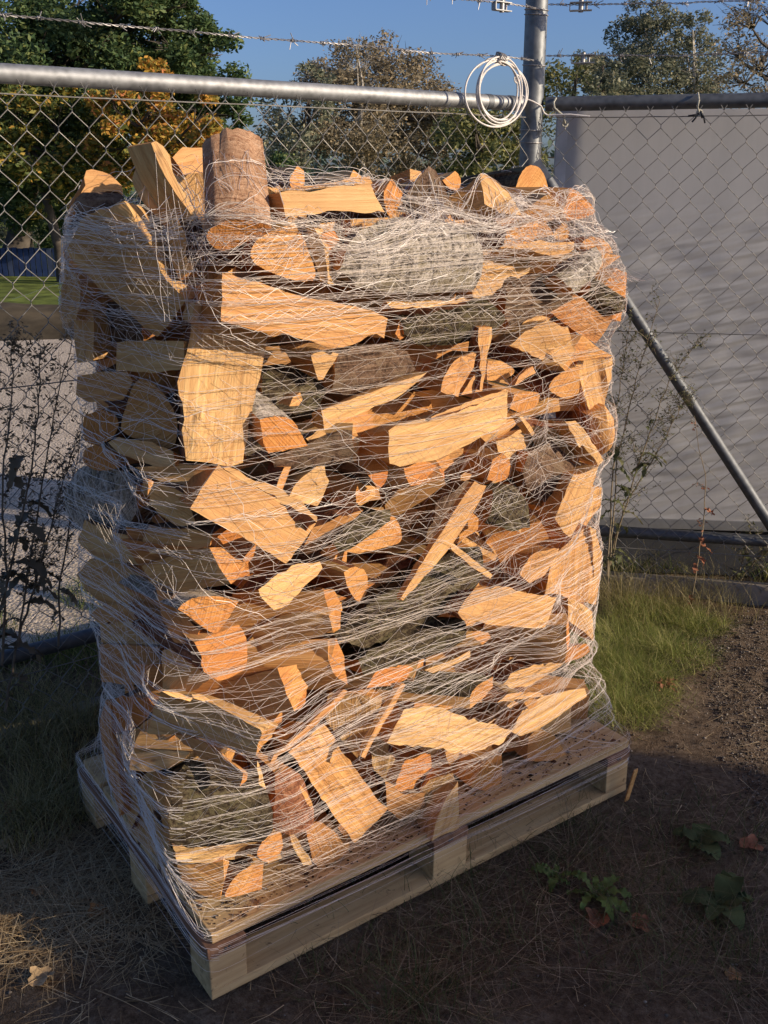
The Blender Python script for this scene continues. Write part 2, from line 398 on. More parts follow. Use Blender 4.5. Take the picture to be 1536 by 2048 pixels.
# braces
br = empty('fence_brace', POST, 'long diagonal steel brace tube slanting down right from the corner post', 'brace', 'diagonal braces of the corner post')
def rpt(px, py, off=-.06): return on_plane(px, py, POST + NR * off, NR)
p0, p1 = rpt(1076, 331), rpt(1250, 600); dd = (p1 - p0).normalized(); end = p0 + dd * ((p0.z + .02) / -dd.z)
b = MB(); b.tube([p0 + dd * .06, p1, end], .0205, 20); b.build('tube', M_RAILDK, br, 40)
b = MB(); b.box(p0 + dd * .03, dd * .045, dd.cross(NR) * .018, NR * .003); b.build('flattened_end', M_GALV, br)
br = empty('fence_brace', POST, 'short visible end of the left brace beside the post, mostly behind the wood', 'brace', 'diagonal braces of the corner post')
q0 = on_plane(1026, 332, POST - NL * .05, NL); dl = (-FL * .55 - DZ * .835).normalized(); e2 = q0 + dl * ((q0.z + .02) / -dl.z)
b = MB(); b.tube([q0 + dl * .09, e2], .0205, 18); b.build('tube', M_GALV, br, 40)
b = MB(); sd_ = dl.cross(NL)
b.add([q0, q0 + dl * .05 + sd_ * .016, q0 + dl * .1 + sd_ * .021, q0 + dl * .1 - sd_ * .021, q0 + dl * .05 - sd_ * .016,
       q0 - NL * .006, q0 + dl * .05 + sd_ * .014 - NL * .008, q0 + dl * .1 + sd_ * .02 - NL * .02, q0 + dl * .1 - sd_ * .02 - NL * .02, q0 + dl * .05 - sd_ * .014 - NL * .008],
      [(0, 1, 2, 3, 4), (9, 8, 7, 6, 5), (0, 5, 6, 1), (1, 6, 7, 2), (2, 7, 8, 3), (3, 8, 9, 4), (4, 9, 5, 0)])
b.build('flattened_end', M_GALV, br)

# barbed wire strands
def barbed(D_, N_, s0, s1, z, label, off=-.04, sag=.01):
    root = empty('barbed_wire', fpt(D_, N_, s0, z, off), label, 'barbed wire', 'barbed wire strands above the fence')
    n = int(abs(s1 - s0) / .006); A_, B_ = [], []; tb = MB()
    def ctr(t): return fpt(D_, N_, s0 + (s1 - s0) * t, z - sag * math.sin(math.pi * t) + .005 * noise.noise(Vector((t * 14, z, 1))), off)
    for i in range(n + 1):
        c = ctr(i / n); ph = i * .9
        o_ = (N_ * math.cos(ph) + DZ * math.sin(ph)) * .0019
        A_.append(c + o_); B_.append(c - o_)
    tb.tube(A_, .0013, 5); tb.tube(B_, .0013, 5); tb.build('twisted_wire', M_BARB, root)
    k = int(abs(s1 - s0) / .098)
    for i in range(k):
        bb = MB(); c = ctr((i + .5 + U(-.12, .12)) / k)
        for q in (0, 1):
            a = U(0, 6.3); d0 = (DZ * math.sin(a) + N_ * math.cos(a)); x = D_ * ((-.5 + q) * .007)
            coil = [c + x + (DZ * math.sin(t) + N_ * math.cos(t)) * .0042 + D_ * (t * .0006) for t in np.linspace(a, a + 9, 14)]
            pts = [coil[0] + d0 * .006 + D_ * U(-.012, .012) + Vector((0, 0, U(-.016, .016)))] + coil + [coil[-1] + (coil[-1] - c - x).normalized() * .015 + D_ * U(-.008, .008)]
            bb.tube(pts, .0012, 5)
        bb.build('barb', M_BARB, root)
barbed(FL, NL, -4.2, -.04, 1.915, 'lower barbed wire strand above the left fence rail')
barbed(FL, NL, -4.2, -.04, 2.072, 'upper barbed wire strand at the top edge, left of the corner post')
barbed(FR, NR, .04, 1.12, 1.930, 'lower barbed wire strand crossing the trees, right of the corner post')
barbed(FR, NR, .04, 1.12, 2.084, 'upper barbed wire strand at the top edge, right of the corner post')
def tensioner(at, D_, N_, label, ln=.028):
    root = empty('wire_tensioner', at, label, 'wire tensioner', 'ratchet tensioners on the barbed wire')
    b = MB(); mat = M_GALV
    b.box(at + DZ * .012, D_ * ln, N_ * .011, DZ * .0015); b.box(at - DZ * .012, D_ * ln, N_ * .011, DZ * .0015)
    b.box(at - D_ * ln + N_ * 0, D_ * .0015, N_ * .0108, DZ * .0108)
    b.build('bracket', mat, root)
    b = MB(); b.tube([at - DZ * .017, at + DZ * .019], .008, 12); b.build('spool', M_BARB, root)
    b = MB(); b.tube([at + D_ * ln * .5 - DZ * .013, at + D_ * ln * .5 + DZ * .016], .004, 6); b.build('pin', M_BARB, root)
def L_on(px, py, off=-.04): return on_plane(px, py, POST + NL * off, NL)
def R_on(px, py, off=-.04): return on_plane(px, py, POST + NR * off, NR)
tensioner(L_on(1004, 13), FL, NL, 'small metal wire tensioner on the upper strand, left of the post', .034)
tensioner(R_on(1162, 13), FR, NR, 'small metal wire tensioner on the upper strand, right of the post', .036)
tensioner(R_on(1166, 118), FR, NR, 'small metal wire tensioner on the lower strand, right of the post', .038)

# coiled cable
def coil():
    root = empty('cable_coil', L_on(996, 112, -.07), 'coil of dirty white cable hanging from the barbed wire beside the post', 'cable')
    b = MB(); pts = []
    turns = 6.2; nseg = 420
    for i in range(nseg + 1):
        t = i / nseg; a = t * turns * 2 * math.pi; k = int(t * turns)
        cx = 1001 + 5 * math.sin(k * 2.1) - (10 if k == 0 else 0); rx = 44 + 6 * math.sin(k * 1.7 + 1) + (12 if k == 0 else 0); ry = 62 + 6 * math.cos(k * 2.3)
        cy = 182 + 4 * math.cos(k * 1.3)
        if t < .97:
            px, py = cx + rx * math.sin(a), cy - ry * math.cos(a) * (1 if math.cos(a) < 0 else .98)
            pts.append((px, py, -.065 - .006 * k / turns - .006 * math.sin(a * .5 + k)))
    P3 = [on_plane(x, y, POST + NL * o, NL) for x, y, o in pts]
    b.tube(P3, .0031, 8); b.build('coil', M_CABLE, root, 60)
    b = MB()
    tail = [(1044, 190, -.07), (1052, 198, -.08), (1066, 203, -.07), (1082, 212, -.06), (1088, 226, -.05), (1096, 231, -.045), (1112, 230, -.05), (1140, 229, -.05), (1180, 233, -.045)]
    b.tube([on_plane(x, y, POST + NR * o, NR) for x, y, o in tail], .0031, 8); b.build('loose_end', M_CABLE, root, 60)
    b = MB()
    for q in range(4):
        c = L_on(996 + q * 3, 116 + q, -.06)
        b.tube([c + (DZ * math.sin(t) + NL * math.cos(t)) * .017 + FL * .004 * math.sin(3 * t) for t in np.linspace(0, 6.28, 14)], .0025, 6)
    b.tube([L_on(955, 136, -.06), L_on(975, 118, -.07), L_on(1000, 112, -.06), L_on(1022, 120, -.05)], .0022, 6)
    b.build('tie_wire', M_BARB, root)
    for (x0, y0) in ((1009, 123), (1034, 158)):
        b = MB(); c = on_plane(x0, y0, POST - NL * .07, NL)
        b.tube([c + (FL * math.cos(t) * .012 + DZ * math.sin(t) * .012) for t in np.linspace(0, 6.28, 14)], .0025, 6); b.build('cable_tie', M_CABLE, root)
coil()
def rope(pxs, D_, N_, label, group=None):
    root = empty('rope_tie', on_plane(*pxs[0][:2], POST - N_ * .05, N_), label, 'rope')
    b = MB(); b.tube([on_plane(x, y, POST + N_ * o, N_) for x, y, o in pxs], .0035, 6); b.build('cord', M_ROPE, root, 60)
    k = MB(); c = on_plane(*pxs[-2][:2], POST - N_ * .04, N_); 
    for j in range(3): k.tube([c + (FR * math.cos(t) * .009 + DZ * math.sin(t) * .009 + NR * .006 * math.sin(t + j)) for t in np.linspace(0, 6.28, 10)], .003, 6)
    k.build('knot', M_ROPE, root)
rope([(1112, 196, -.02), (1107, 205, -.045), (1109, 216, -.045), (1118, 224, -.045), (1128, 232, -.045), (1130, 248, -.045), (1127, 240, -.05)], FR, NR, 'pale rope knotted round the right rail next to the post')
rope([(1396, 186, -.02), (1398, 200, -.05), (1395, 214, -.05), (1399, 226, -.045), (1406, 236, -.045)], FR, NR, 'short grey rope tied over the right rail, away from the post')
cb = empty('mesh_tie', R_on(1400, 228), 'black cable ties holding the mesh below the right rail', 'tie')
b = MB()
for (x, y, x2, y2) in ((1396, 226, 1384, 244), (1402, 224, 1410, 246), (1376, 232, 1398, 228), (1404, 236, 1400, 222)):
    b.tube([R_on(x, y, -.045), R_on((x + x2) / 2 + 2, (y + y2) / 2, -.05), R_on(x2, y2, -.045)], .003, 6)
b.build('strap', m_simple('black_plastic', (.02, .02, .022), .5, .4), cb)

# white wall panel (side of a parked container) behind the right fence
def container():
    off = .13; s0 = (on_plane(1101, 500, POST + NR * off, NR) - POST).dot(FR)
    t = NT('white_sheet', .55, .3); o = t.mapping((1, 1, 1))
    n1 = t.noise(o, 1.5, 4, .6); n2 = t.noise(t.mapping((9, 9, 1.2)), 1, 5, .7)
    t.color(t.ramp(t.math('ADD', t.math('MULTIPLY', n1, .5), t.math('MULTIPLY', n2, .5)), [(.35, (.34, .33, .32)), (.6, (.42, .405, .39))]))
    base_ = fpt(FR, NR, s0, 0, off); an = R(5.5); X = FR * math.cos(an) + NR * math.sin(an); Y = NR * math.cos(an) - FR * math.sin(an)
    q = lambda s_, z, o_: base_ + X * s_ + Y * o_ + DZ * z
    root = empty('white_wall_panel', base_, 'large dull white sheet wall standing behind the right fence', 'wall panel')
    nx, nz = 330, 300; V = []; 
    for j in range(nz):
        z = .205 + 1.565 * j / (nz - 1)
        for i in range(nx):
            x = 1.95 * i / (nx - 1)
            a_ = noise.noise(Vector((x * 5 + z * 1.0, z * 36 - x * 9, 1))); c_ = noise.noise(Vector((x * 9, z * 75 - x * 19, 4)))
            msk = max(0, min(1, (1.50 - z + .10 * noise.noise(Vector((x * 3, 0, 8)))) / .22)) * max(.15, min(1, .75 + .8 * noise.noise(Vector((x * 2, z * 2.5, 6)))))
            h = (.0065 * a_ + .0040 * c_) * msk + .004 * noise.noise(Vector((x * 1.5, z * 1.2, 2)))
            V.append(q(x, z, h)[:])
    Fq = [(j * nx + i, j * nx + i + 1, (j + 1) * nx + i + 1, (j + 1) * nx + i) for j in range(nz - 1) for i in range(nx - 1)]
    ob = fastmesh('sheet', V, Fq, t.m, root); ob.data.polygons.foreach_set('use_smooth', [True] * len(ob.data.polygons))
    b = MB(); b.box(q(.975, .985, .035), X * .975, Y * .018, DZ * .782); b.build('backing_board', t.m, root)
    b = MB(); b.box(q(.95, .10, .05), X * .93, Y * .03, DZ * .098)
    b.build('base', m_simple('dark_base', (.06, .06, .062), .8, .2), root)
    b = MB(); b.box(q(.02, .985, -.004), X * .019, Y * .006, DZ * .78); b.build('corner_strip', m_simple('strip_grey', (.50, .49, .48), .5), root)
    b = MB(); b.box(q(.97, .225, -.003), X * .92, Y * .006, DZ * .02); b.build('bottom_rail', m_simple('rail_grey', (.20, .20, .20), .6), root)
    for k in range(1, 2):
        b = MB(); b.box(q(1.05 * k, .985, -.0005), X * .004, Y * .001, DZ * .76); b.build('seam', m_simple('seam_grey', (.34, .34, .33), .6), root)
container()
exec_after = []

# ------------------------------------------------------------------ pallet
pal = empty('pallet', loc(0, 0, 0), 'new pale wooden pallet under the net wrapped firewood stack', 'pallet')
def board(name, u0, u1, v0, v1, z0, z1, mat=M_PALLET, ax='u', jit=.0012):
    c = loc((u0 + u1) / 2, (v0 + v1) / 2, (z0 + z1) / 2)
    if ax == 'u': X, Y, lx, ly = DU, DV, u1 - u0, v1 - v0
    else: X, Y, lx, ly = DV, -DU, v1 - v0, u1 - u0
    me = bpy.data.meshes.new(name); bm = bmesh.new(); bmesh.ops.create_cube(bm, size=1)
    for v in bm.verts: v.co = Vector((v.co.x * lx, v.co.y * ly, v.co.z * (z1 - z0))) + Vector((U(-jit, jit), U(-jit, jit), U(-jit, jit)))
    bm.to_mesh(me); bm.free(); me.materials.append(mat)
    o = bpy.data.objects.new(name, me); COL.objects.link(o); o.parent = pal
    mm = Matrix((X, Y, DZ)).transposed().to_4x4(); mm.translation = c - pal.location
    o.matrix_basis = mm
    bv = o.modifiers.new('b', 'BEVEL'); bv.width = .0022; bv.segments = 2
    return o
for v0, v1 in ((0, .095), (.3275, .4225), (.655, .75)): board('bottom_board', 0, 1.2, v0, v1, .0, .021)
for u0, u1 in ((0, .082), (.552, .652), (1.118, 1.2)):
    for v0, v1 in ((.001, .094), (.3285, .4215), (.656, .749)): board('block', u0 + .001, u1 - .001, v0, v1, .0213, .1)
    board('cross_board', u0 - .001 if u0 == 0 else u0, u1, -.001, .751, .1003, .1245, M_STRINGER, 'v')
edges = [.009, .130, .142, .258, .271, .370, .383, .478, .491, .603, .616, .741]
for i in range(0, 12, 2): board('deck_board', .012 + U(-.002, .002), 1.203 + U(-.003, .003), edges[i], edges[i + 1], .1248, .1495 + U(-.0008, .0008))
TOPZ = .150
nl = MB()
for i in range(0, 12, 2):
    for uc in (.04, .60, 1.16):
        for dv in (.3, .7):
            c = loc(uc + U(-.012, .012), edges[i] + (edges[i + 1] - edges[i]) * dv, .1503); nl.tube([c - DZ * .002, c + DZ * .0006], .0042, 8)
for uc in (.04, .60, 1.16):
    for dv in (.3, .7):
        c = loc(uc + .02 * (dv - .5), -.0015, .112); nl.tube([c + DV * .002, c - DV * .001], .003, 8)
o = nl.build('nail_heads', M_RAILDK, pal); o['kind'] = 'stuff'

# ------------------------------------------------------------------ firewood
BV_V, BV_F = [], []; AUTH = []
LOGGRP = 'split firewood logs stacked on the pallet'
def parse(s): return [tuple(float(c) for c in p.split(',')) for p in s.split()]
def in_poly(x, y, P):
    c = False; j = len(P) - 1
    for i in range(len(P)):
        if (P[i][1] > y) != (P[j][1] > y) and x < (P[j][0] - P[i][0]) * (y - P[i][1]) / (P[j][1] - P[i][1]) + P[i][0]: c = not c
        j = i
    return c
def seg_dist(x, y, P):
    b = 1e9
    for i in range(len(P)):
        ax, ay = P[i - 1]; bx, by = P[i]; dx, dy = bx - ax, by - ay; L2 = dx * dx + dy * dy + 1e-12
        t = max(0, min(1, ((x - ax) * dx + (y - ay) * dy) / L2)); b = min(b, math.hypot(x - ax - dx * t, y - ay - dy * t))
    return b
def log3d(kind, P3, N, D, length, taper=.9, side='s', long_='s', grain=None, dome=None, codes=None, name='split_log', step=.016, rough=1.0, back=None):
    """P3: outline of the visible face (coplanar), N its outward normal, D direction the body runs in."""
    N = N.normalized(); D = D.normalized(); c = sum(P3, Vector()) / len(P3); seed = U(0, 100)
    # in-plane axes
    pts0 = np.array([(p - c)[:] for p in P3]); wts = np.cov(pts0.T); ev, evec = np.linalg.eigh(wts)
    if kind == 'E': G = D.copy()
    else:
        G = Vector(evec[:, 2]) if grain is None else grain
        G = (G - N * G.dot(N)).normalized()
    ax = G if kind != 'E' else N.orthogonal()
    ax = (ax - N * ax.dot(N)).normalized(); ay = N.cross(ax).normalized()
    to2 = lambda p: ((p - c).dot(ax), (p - c).dot(ay)); P2 = [to2(p) for p in P3]
    # ring with small irregularities
    ring = []; ecode = []; n0 = len(P2)
    for i in range(n0):
        a, b = Vector(P2[i]), Vector(P2[(i + 1) % n0]); e = b - a; L = e.length
        if L < 1e-5: continue
        k = max(1, int(round(L / step))); nrm = Vector((e.y, -e.x)) / L
        if kind == 'E': code = codes[i] if codes else ('s' if i in (0, n0 - 1) else side)
        else:
            along = abs(e.normalized().x); code = codes[i] if codes else (long_ if along > .62 else 'e')
        amp = {'s': .0018, 'e': .0022}.get(code, .0034) * rough
        for j in range(k):
            q = a + e * (j / k)
            if j: q = q + nrm * (amp * (noise.noise(Vector((q.x * 60, q.y * 60, seed))) * 1.6 + U(-.35, .35)))
            else: q = q + Vector((U(-.001, .001), U(-.001, .001)))
            ring.append((q.x, q.y)); ecode.append(code)
    n = len(ring); xs = [p[0] for p in ring]; ys = [p[1] for p in ring]
    hx, hy = (max(xs) - min(xs)) / 2, (max(ys) - min(ys)) / 2; ymid = (max(ys) + min(ys)) / 2
    inner = []; sx, sy = (step * 1.5, step * .6) if kind != 'E' else (step * 1.1, step * 1.1)
    if hx * hy * 4 / (sx * sy) > 900: f = math.sqrt(hx * hy * 4 / (sx * sy) / 900); sx *= f; sy *= f
    y = min(ys) + sy / 2
    while y < max(ys):
        x = min(xs) + sx / 2 + U(0, sx * .5)
        while x < max(xs):
            q = (x + U(-.2, .2) * sx, y + U(-.2, .2) * sy)
            if in_poly(q[0], q[1], ring) and seg_dist(q[0], q[1], ring) > min(sx, sy) * .45: inner.append(q)
            x += sx
        y += sy
    allp = [Vector(p) for p in ring] + [Vector(p) for p in inner]
    try: vv, _, ff, *_r = delaunay_2d_cdt(allp, [], [list(range(n))], 1, 1e-7)
    except Exception: vv, ff = allp, [tuple(range(n))]
    dm = dome if dome is not None else (min(hx, hy) * .75 if kind == 'B' else 0)
    mb = MB(); MI = {}; mats = []
    def mi(code):
        if code not in MI: MI[code] = len(mats); mats.append(MATS[code])
        return MI[code]
    capcode = {'S': 's', 'E': 'e', 'B': side}[kind]
    cap = []
    ext = {}
    def disp(x, y, edge):
        if kind == 'S': h = (noise.noise(Vector((x * 7, y * 110, seed))) * .0036 + noise.noise(Vector((x * 4, y * 30, seed + 5))) * .0065 + noise.noise(Vector((x * 14, y * 14, seed + 9))) * .004) * rough
        elif kind == 'E': h = noise.noise(Vector((x * 70, y * 70, seed))) * .0012
        else: h = noise.fractal(Vector((x * 30, y * 75, seed)), 1, 2, 3) * .0045 + noise.noise(Vector((x * 12, y * 12, seed))) * .005
        d = min(1, edge / .012); h *= (.35 + .65 * d)
        if dm:
            q = min(1, abs(y - ymid) / (hy * 1.03)) if kind == 'B' else 1 - min(1, edge / max(min(hx, hy), .01))
            h += dm * math.sqrt(max(0, 1 - q * q))
        return h
    nn = len(vv)
    orig = {i: i for i in range(n)} if nn >= n else {}
    for i, p in enumerate(vv):
        e = 0 if i < n else seg_dist(p[0], p[1], ring)
        cap.append(c + ax * p[0] + ay * p[1] + N * disp(p[0], p[1], e))
    mb.add(cap, [tuple(f) for f in ff], mi(capcode))
    # body
    K = max(2, int(length / (.055 if kind == 'E' else .04))); rings = [[cap[i] for i in range(n)]]
    bow = Vector((U(-1, 1), U(-1, 1), U(-1, 1))) * .004
    bcen = c if back is None else c
    for k in range(1, K + 1):
        t = k / K; sc = 1 if isinstance(taper, tuple) else 1 + (taper - 1) * t; cc = c + D * (length * t) + bow * math.sin(math.pi * t)
        row = []
        for i in range(n):
            r0 = cap[i] - c; r0 = r0 - N * (r0.dot(N) * 0)
            if kind == 'E' or not isinstance(taper, tuple): v = r0 * sc
            if isinstance(taper, tuple): v = (ax * (r0.dot(ax) * (1 + (taper[0] - 1) * t)) + ay * (r0.dot(ay) * (1 + (taper[1] - 1) * t)) + N * r0.dot(N))
            j = .002 if ecode[i] in 'se' else .006
            q = noise.noise_vector(Vector((i * .9, k * .5, seed))) * j * rough
            row.append(cc + v + q)
        rings.append(row)
    base = len(mb.v)
    for row in rings[1:]: mb.v += [tuple(p) for p in row]
    flip = 1
    for k in range(K):
        for i in range(n):
            j = (i + 1) % n
            a = i if k == 0 else base + (k - 1) * n + i; b = j if k == 0 else base + (k - 1) * n + j
            d = base + k * n + i; e = base + k * n + j
            mb.f.append((a, d, e, b)); mb.m.append(mi(ecode[i]))
    bk = base + (K - 1) * n
    mb.f.append(tuple(bk + i for i in range(n))[::-1] if False else tuple(bk + i for i in range(n))); mb.m.append(mi('e' if kind == 'E' else 's'))
    # object frame: X along the grain, origin at the pith for end faces
    X = G.normalized(); Z = N if abs(N.dot(X)) < .9 else ax; Y = Z.cross(X).normalized(); Z = X.cross(Y).normalized()
    org = P3[0] if kind == 'E' else c + ay * (hy * 2.2)
    M = Matrix((X, Y, Z)).transposed().to_4x4(); M.translation = org; Mi = M.inverted()
    me = bpy.data.meshes.new(name); W = [Vector(v) for v in mb.v]
    me.from_pydata([tuple(Mi @ v) for v in W], [], mb.f)
    for x in mats: me.materials.append(x)
    me.polygons.foreach_set('material_index', mb.m); me.polygons.foreach_set('use_smooth', [True] * len(me.polygons))
    bm = bmesh.new(); bm.from_mesh(me); bmesh.ops.recalc_face_normals(bm, faces=bm.faces); bm.to_mesh(me); bm.free()
    me.set_sharp_from_angle(angle=R(38))
    o = bpy.data.objects.new(name, me); COL.objects.link(o); o.matrix_world = M
    b0 = len(BV_V); BV_V.extend(W); BV_F.extend([tuple(b0 + i for i in f) for f in mb.f])
    return o
def nrm_of(az, pitch):
    h = -DV * math.cos(R(az)) - DU * math.sin(R(az))       # az 0 faces the front, 90 faces the left end
    return (h * math.cos(R(pitch)) + DZ * math.sin(R(pitch))).normalized()
def LG(kind, poly, depth, az, pitch, length, label, side='s', u=None, dir=None, taper=None, grain=None, name=None, dome=None, codes=None, step=.016, rough=1.0, long_=None, cat='log'):
    px = parse(poly); n = len(px); cx = sum(p[0] for p in px) / n; cy = sum(p[1] for p in px) / n
    ref = on_plane(cx, cy, loc(u, 0, 0), DU) if u is not None else on_plane(cx, cy, loc(0, depth, 0), DV)
    vl = ldir((0, 0, 0)); vv_ = (ref - CAMP); vaz = math.degrees(math.atan2(vv_.dot(DU), vv_.dot(DV))); az = max(vaz - 44, min(vaz + 58, az))
    N = nrm_of(az, pitch); P3 = [on_plane(x, y, ref, N) for x, y in px]
    D = -N if dir is None else ldir(dir).normalized()
    rough = min(rough, 1.7)
    if kind == 'E':                                            # round off the bark corners
        if codes is None: codes = ['s' if i in (0, n - 1) else side for i in range(n)]
        codes = list(codes)
        for _ in range(2):
            Q, K_ = [], []; n_ = len(P3)
            for i in range(n_):
                a, b_, c_ = P3[i - 1], P3[i], P3[(i + 1) % n_]
                if codes[i - 1] != 's' and codes[i] != 's':
                    Q.append(b_.lerp(a, .25)); K_.append(codes[i]); Q.append(b_.lerp(c_, .25)); K_.append(codes[i])
                else: Q.append(b_); K_.append(codes[i])
            P3, codes = Q, K_
    if taper is None: taper = .92 if kind == 'E' else .55
    g = None
    if grain is not None: g = (on_plane(*grain[1], ref, N) - on_plane(*grain[0], ref, N)).normalized()
    nm = name or {'E': 'split_log', 'S': 'split_log', 'B': 'bark_log'}[kind]
    if kind != 'E' and dir is None and not isinstance(taper, tuple): taper = (.97, taper)
    o = log3d(kind, P3, N, D, length, taper, side, long_ or ('s' if kind == 'S' else side), g, dome, codes, nm, step, rough)
    if cat == 'log': AUTH.append((sum(P3, Vector()) / len(P3), label))
    return tag(o, label, cat, LOGGRP if cat == 'log' else None)

# --- top of the stack
LG('S', '166,401 170,372 173,340 184,338 206,344 222,350 235,362 243,372 247,392 235,384 215,383 200,388', .30, -5, 12, .10, 'log with torn orange end at the far left of the top', side='d', long_='d', rough=2.2, dir=(-.1, .8, -.5), taper=.9)
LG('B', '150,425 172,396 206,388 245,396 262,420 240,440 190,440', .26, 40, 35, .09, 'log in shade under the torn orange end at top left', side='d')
LG('S', '133,500 150,470 175,430 250,402 268,430 292,470 330,560 372,600 345,640 315,674 262,630 185,560 150,525', 0, 62, -6, .10, 'wide pinkish split log slanting down right under the net at upper left', u=-.005, grain=((160, 480), (340, 640)), rough=1.6)
LG('S', '287,448 302,438 318,534 345,560 376,584 362,606 347,612 330,590 300,540 289,505', .0, 55, 0, .07, 'narrow split log with splintered foot beside the wide pinkish one', u=.07, rough=1.8, grain=((292, 450), (350, 600)))
LG('S', '303,287 310,281 326,292 341,313 344,344 360,372 396,432 390,441 376,420 352,385 328,352 313,318', .035, 5, 8, .05, 'tall leaning stick with bright splintered edge at upper left', dir=(-.42, .88, -.1), taper=(1, .9), long_='s', rough=1.4, name='split_log')
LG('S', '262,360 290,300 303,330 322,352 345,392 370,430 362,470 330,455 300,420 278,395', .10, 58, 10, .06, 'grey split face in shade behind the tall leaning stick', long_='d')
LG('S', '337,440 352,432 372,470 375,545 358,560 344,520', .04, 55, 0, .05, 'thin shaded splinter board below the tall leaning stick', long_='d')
LG('S', '344,315 366,295 416,295 440,300 440,345 400,352 370,352', .33, -10, 20, .09, 'orange topped log just left of the upright round log')
LG('S', '345,352 420,345 425,430 385,440 365,400', .22, 20, 5, .12, 'red brown log behind the net left of the upright round log', side='r', long_='r')
LG('E', '443,507 405,474 432,448 470,437 515,440 546,455 534,468 487,487', -.03, 5, -38, .215, 'upright thick round log standing highest on the stack', side='f', dir=(.34, .68, .62), codes='ffffffff', taper=.95, name='round_log')
LG('S', '369,500 402,478 440,506 445,560 420,585 372,560', .10, 40, 10, .12, 'shaded split log under the foot of the upright round log', side='s')
LG('E', '589,446 610,482 639,560 605,564 558,553 514,532 497,508 511,482 545,461', -.035, -8, 4, .25, 'large orange quarter log with straight saw marks near the top', side='r', codes='srrrrrrss', dir=(-.1, .98, .05))
LG('S', '612,455 628,455 648,490 656,545 655,566 641,562 625,510', -.01, 50, 0, .05, 'narrow tan face right against the large orange quarter log', side='r')
LG('E', '640,470 668,462 694,496 688,520 662,530 650,540 646,500', .0, -35, 0, .10, 'small rough orange red end beside the birch bark log', side='r', rough=2)
LG('B', '655,548 664,508 688,472 740,447 800,436 862,444 908,462 933,500 936,560 932,584 860,588 760,586 700,580', .015, -2, 14, .10, 'large birch log with pale grey bark facing out near the top', side='w', grain=((655, 560), (935, 570)), dome=.045)
LG('S', '560,384 600,382 640,380 673,373 740,366 752,396 769,424 730,426 670,421 626,430 571,434', -.02, -4, 6, .085, 'bright yellow split log lying level across the top', long_='m', grain=((560, 405), (765, 400)))
LG('S', '560,378 640,368 738,352 745,366 672,373 600,381', .04, -6, 55, .03, 'thin lit strip on top of the bright yellow level log')
LG('S', '530,372 560,392 570,430 548,442 530,430', .03, 50, 0, .06, 'brown stub just left of the bright yellow level log')
LG('E', '595,331 608,342 611,372 585,380 578,362 584,348', .34, -12, 5, .2, 'small orange tip right of the upright round log', side='d')
LG('E', '706,340 726,356 728,374 696,378 699,357', .34, -20, 5, .2, 'small orange tip above the bright yellow level log', side='d')
LG('E', '783,357 805,387 796,418 780,440 767,405 768,384', .03, -12, 5, .22, 'pointed orange end right of the bright yellow level log', side='d')
LG('S', '819,338 842,342 850,362 822,368', .36, 0, 8, .08, 'small tan tip on the top skyline left of the netted grey log', side='d')
LG('B', '805,405 830,365 852,337 866,345 885,375 902,412 890,440 840,436', .12, 20, 15, .08, 'grey log wound in bunched net on the top skyline', side='d', dome=.02)
LG('E', '899,352 910,343 921,352 922,378 902,382 884,360', .24, -8, 5, .2, 'rough orange end on the skyline behind the netted grey log', side='r', rough=2)
LG('S', '960,348 990,362 1016,386 1030,408 1042,430 1000,424 969,408', .05, -14, 28, .08, 'rough tan split log sloping down right on the top skyline', dir=(-.75, .6, -.25), rough=2)
LG('S', '925,415 945,365 959,348 968,406 978,440 950,445', .10, 52, 5, .06, 'dark grey split face at the left of the sloping tan log', long_='d')
LG('E', '1065,384 1032,375 1036,358 1046,340 1063,327 1084,339 1092,360 1099,384', .26, -20, 6, .26, 'domed orange half log on the skyline in front of the post', side='m', codes='seeeees'.replace('e', 'm') + 's')
LG('S', '1026,432 1052,420 1080,398 1102,388 1123,422 1112,440 1090,447 1045,446', .10, 25, -8, .14, 'striped brown split face below the domed skyline log')
LG('E', '1141,376 1162,388 1180,406 1193,426 1167,436 1136,443 1126,424', .09, -38, 6, .25, 'bright orange triangular end at the top right corner', side='d', codes='sddddss', dir=(-.6, .8, 0))
LG('S', '990,440 1040,446 1090,447 1110,470 1060,480 1010,470', .06, 15, -10, .1, 'brown split face in shadow under the sloping tan log')
LG('E', '1076,438 1076,462 1068,482 1040,500 1016,522 1008,500 1008,482 1013,459 1042,450', .02, -18, 4, .24, 'striped tan end above the curved yellow splinter log at upper right', side='r')
LG('S', '1050,486 1081,480 1105,485 1149,484 1146,500 1120,517 1081,508 1058,500 1000,497 1002,493', -.015, -12, 20, .05, 'curved yellow splinter log at upper right', rough=1.6)
LG('E', '1128,441 1140,458 1136,480 1107,480 1109,464', .10, -25, 0, .2, 'small netted orange end under the bright triangular end', side='r')
LG('E', '1183,502 1160,492 1170,478 1185,472 1208,478 1224,496 1225,506', .08, -35, 12, .2, 'shallow curved orange log end sticking out at the right edge', side='r', dir=(-.6, .8, 0))
LG('E', '1178,549 1183,521 1205,505 1241,512 1212,534', .06, -42, -14, .2, 'flat pointed orange log end sticking out at the right edge', side='s', dir=(-.7, .7, 0))
LG('B', '1105,552 1141,524 1180,496 1185,530 1170,562 1140,592 1112,575', .02, -12, 12, .08, 'birch bark slab bundled in net at upper right', side='w', dome=.03)
LG('E', '1232,537 1254,546 1251,592 1241,643 1224,637 1238,600 1209,571', .07, -40, 0, .22, 'tall orange plank end jutting out furthest right', side='s', dir=(-.7, .7, 0))
LG('B', '1170,552 1206,571 1243,600 1236,628 1200,612 1170,590', .07, -10, 25, .07, 'mossy dark bark log beside the tall jutting orange end', side='m', dome=.02)
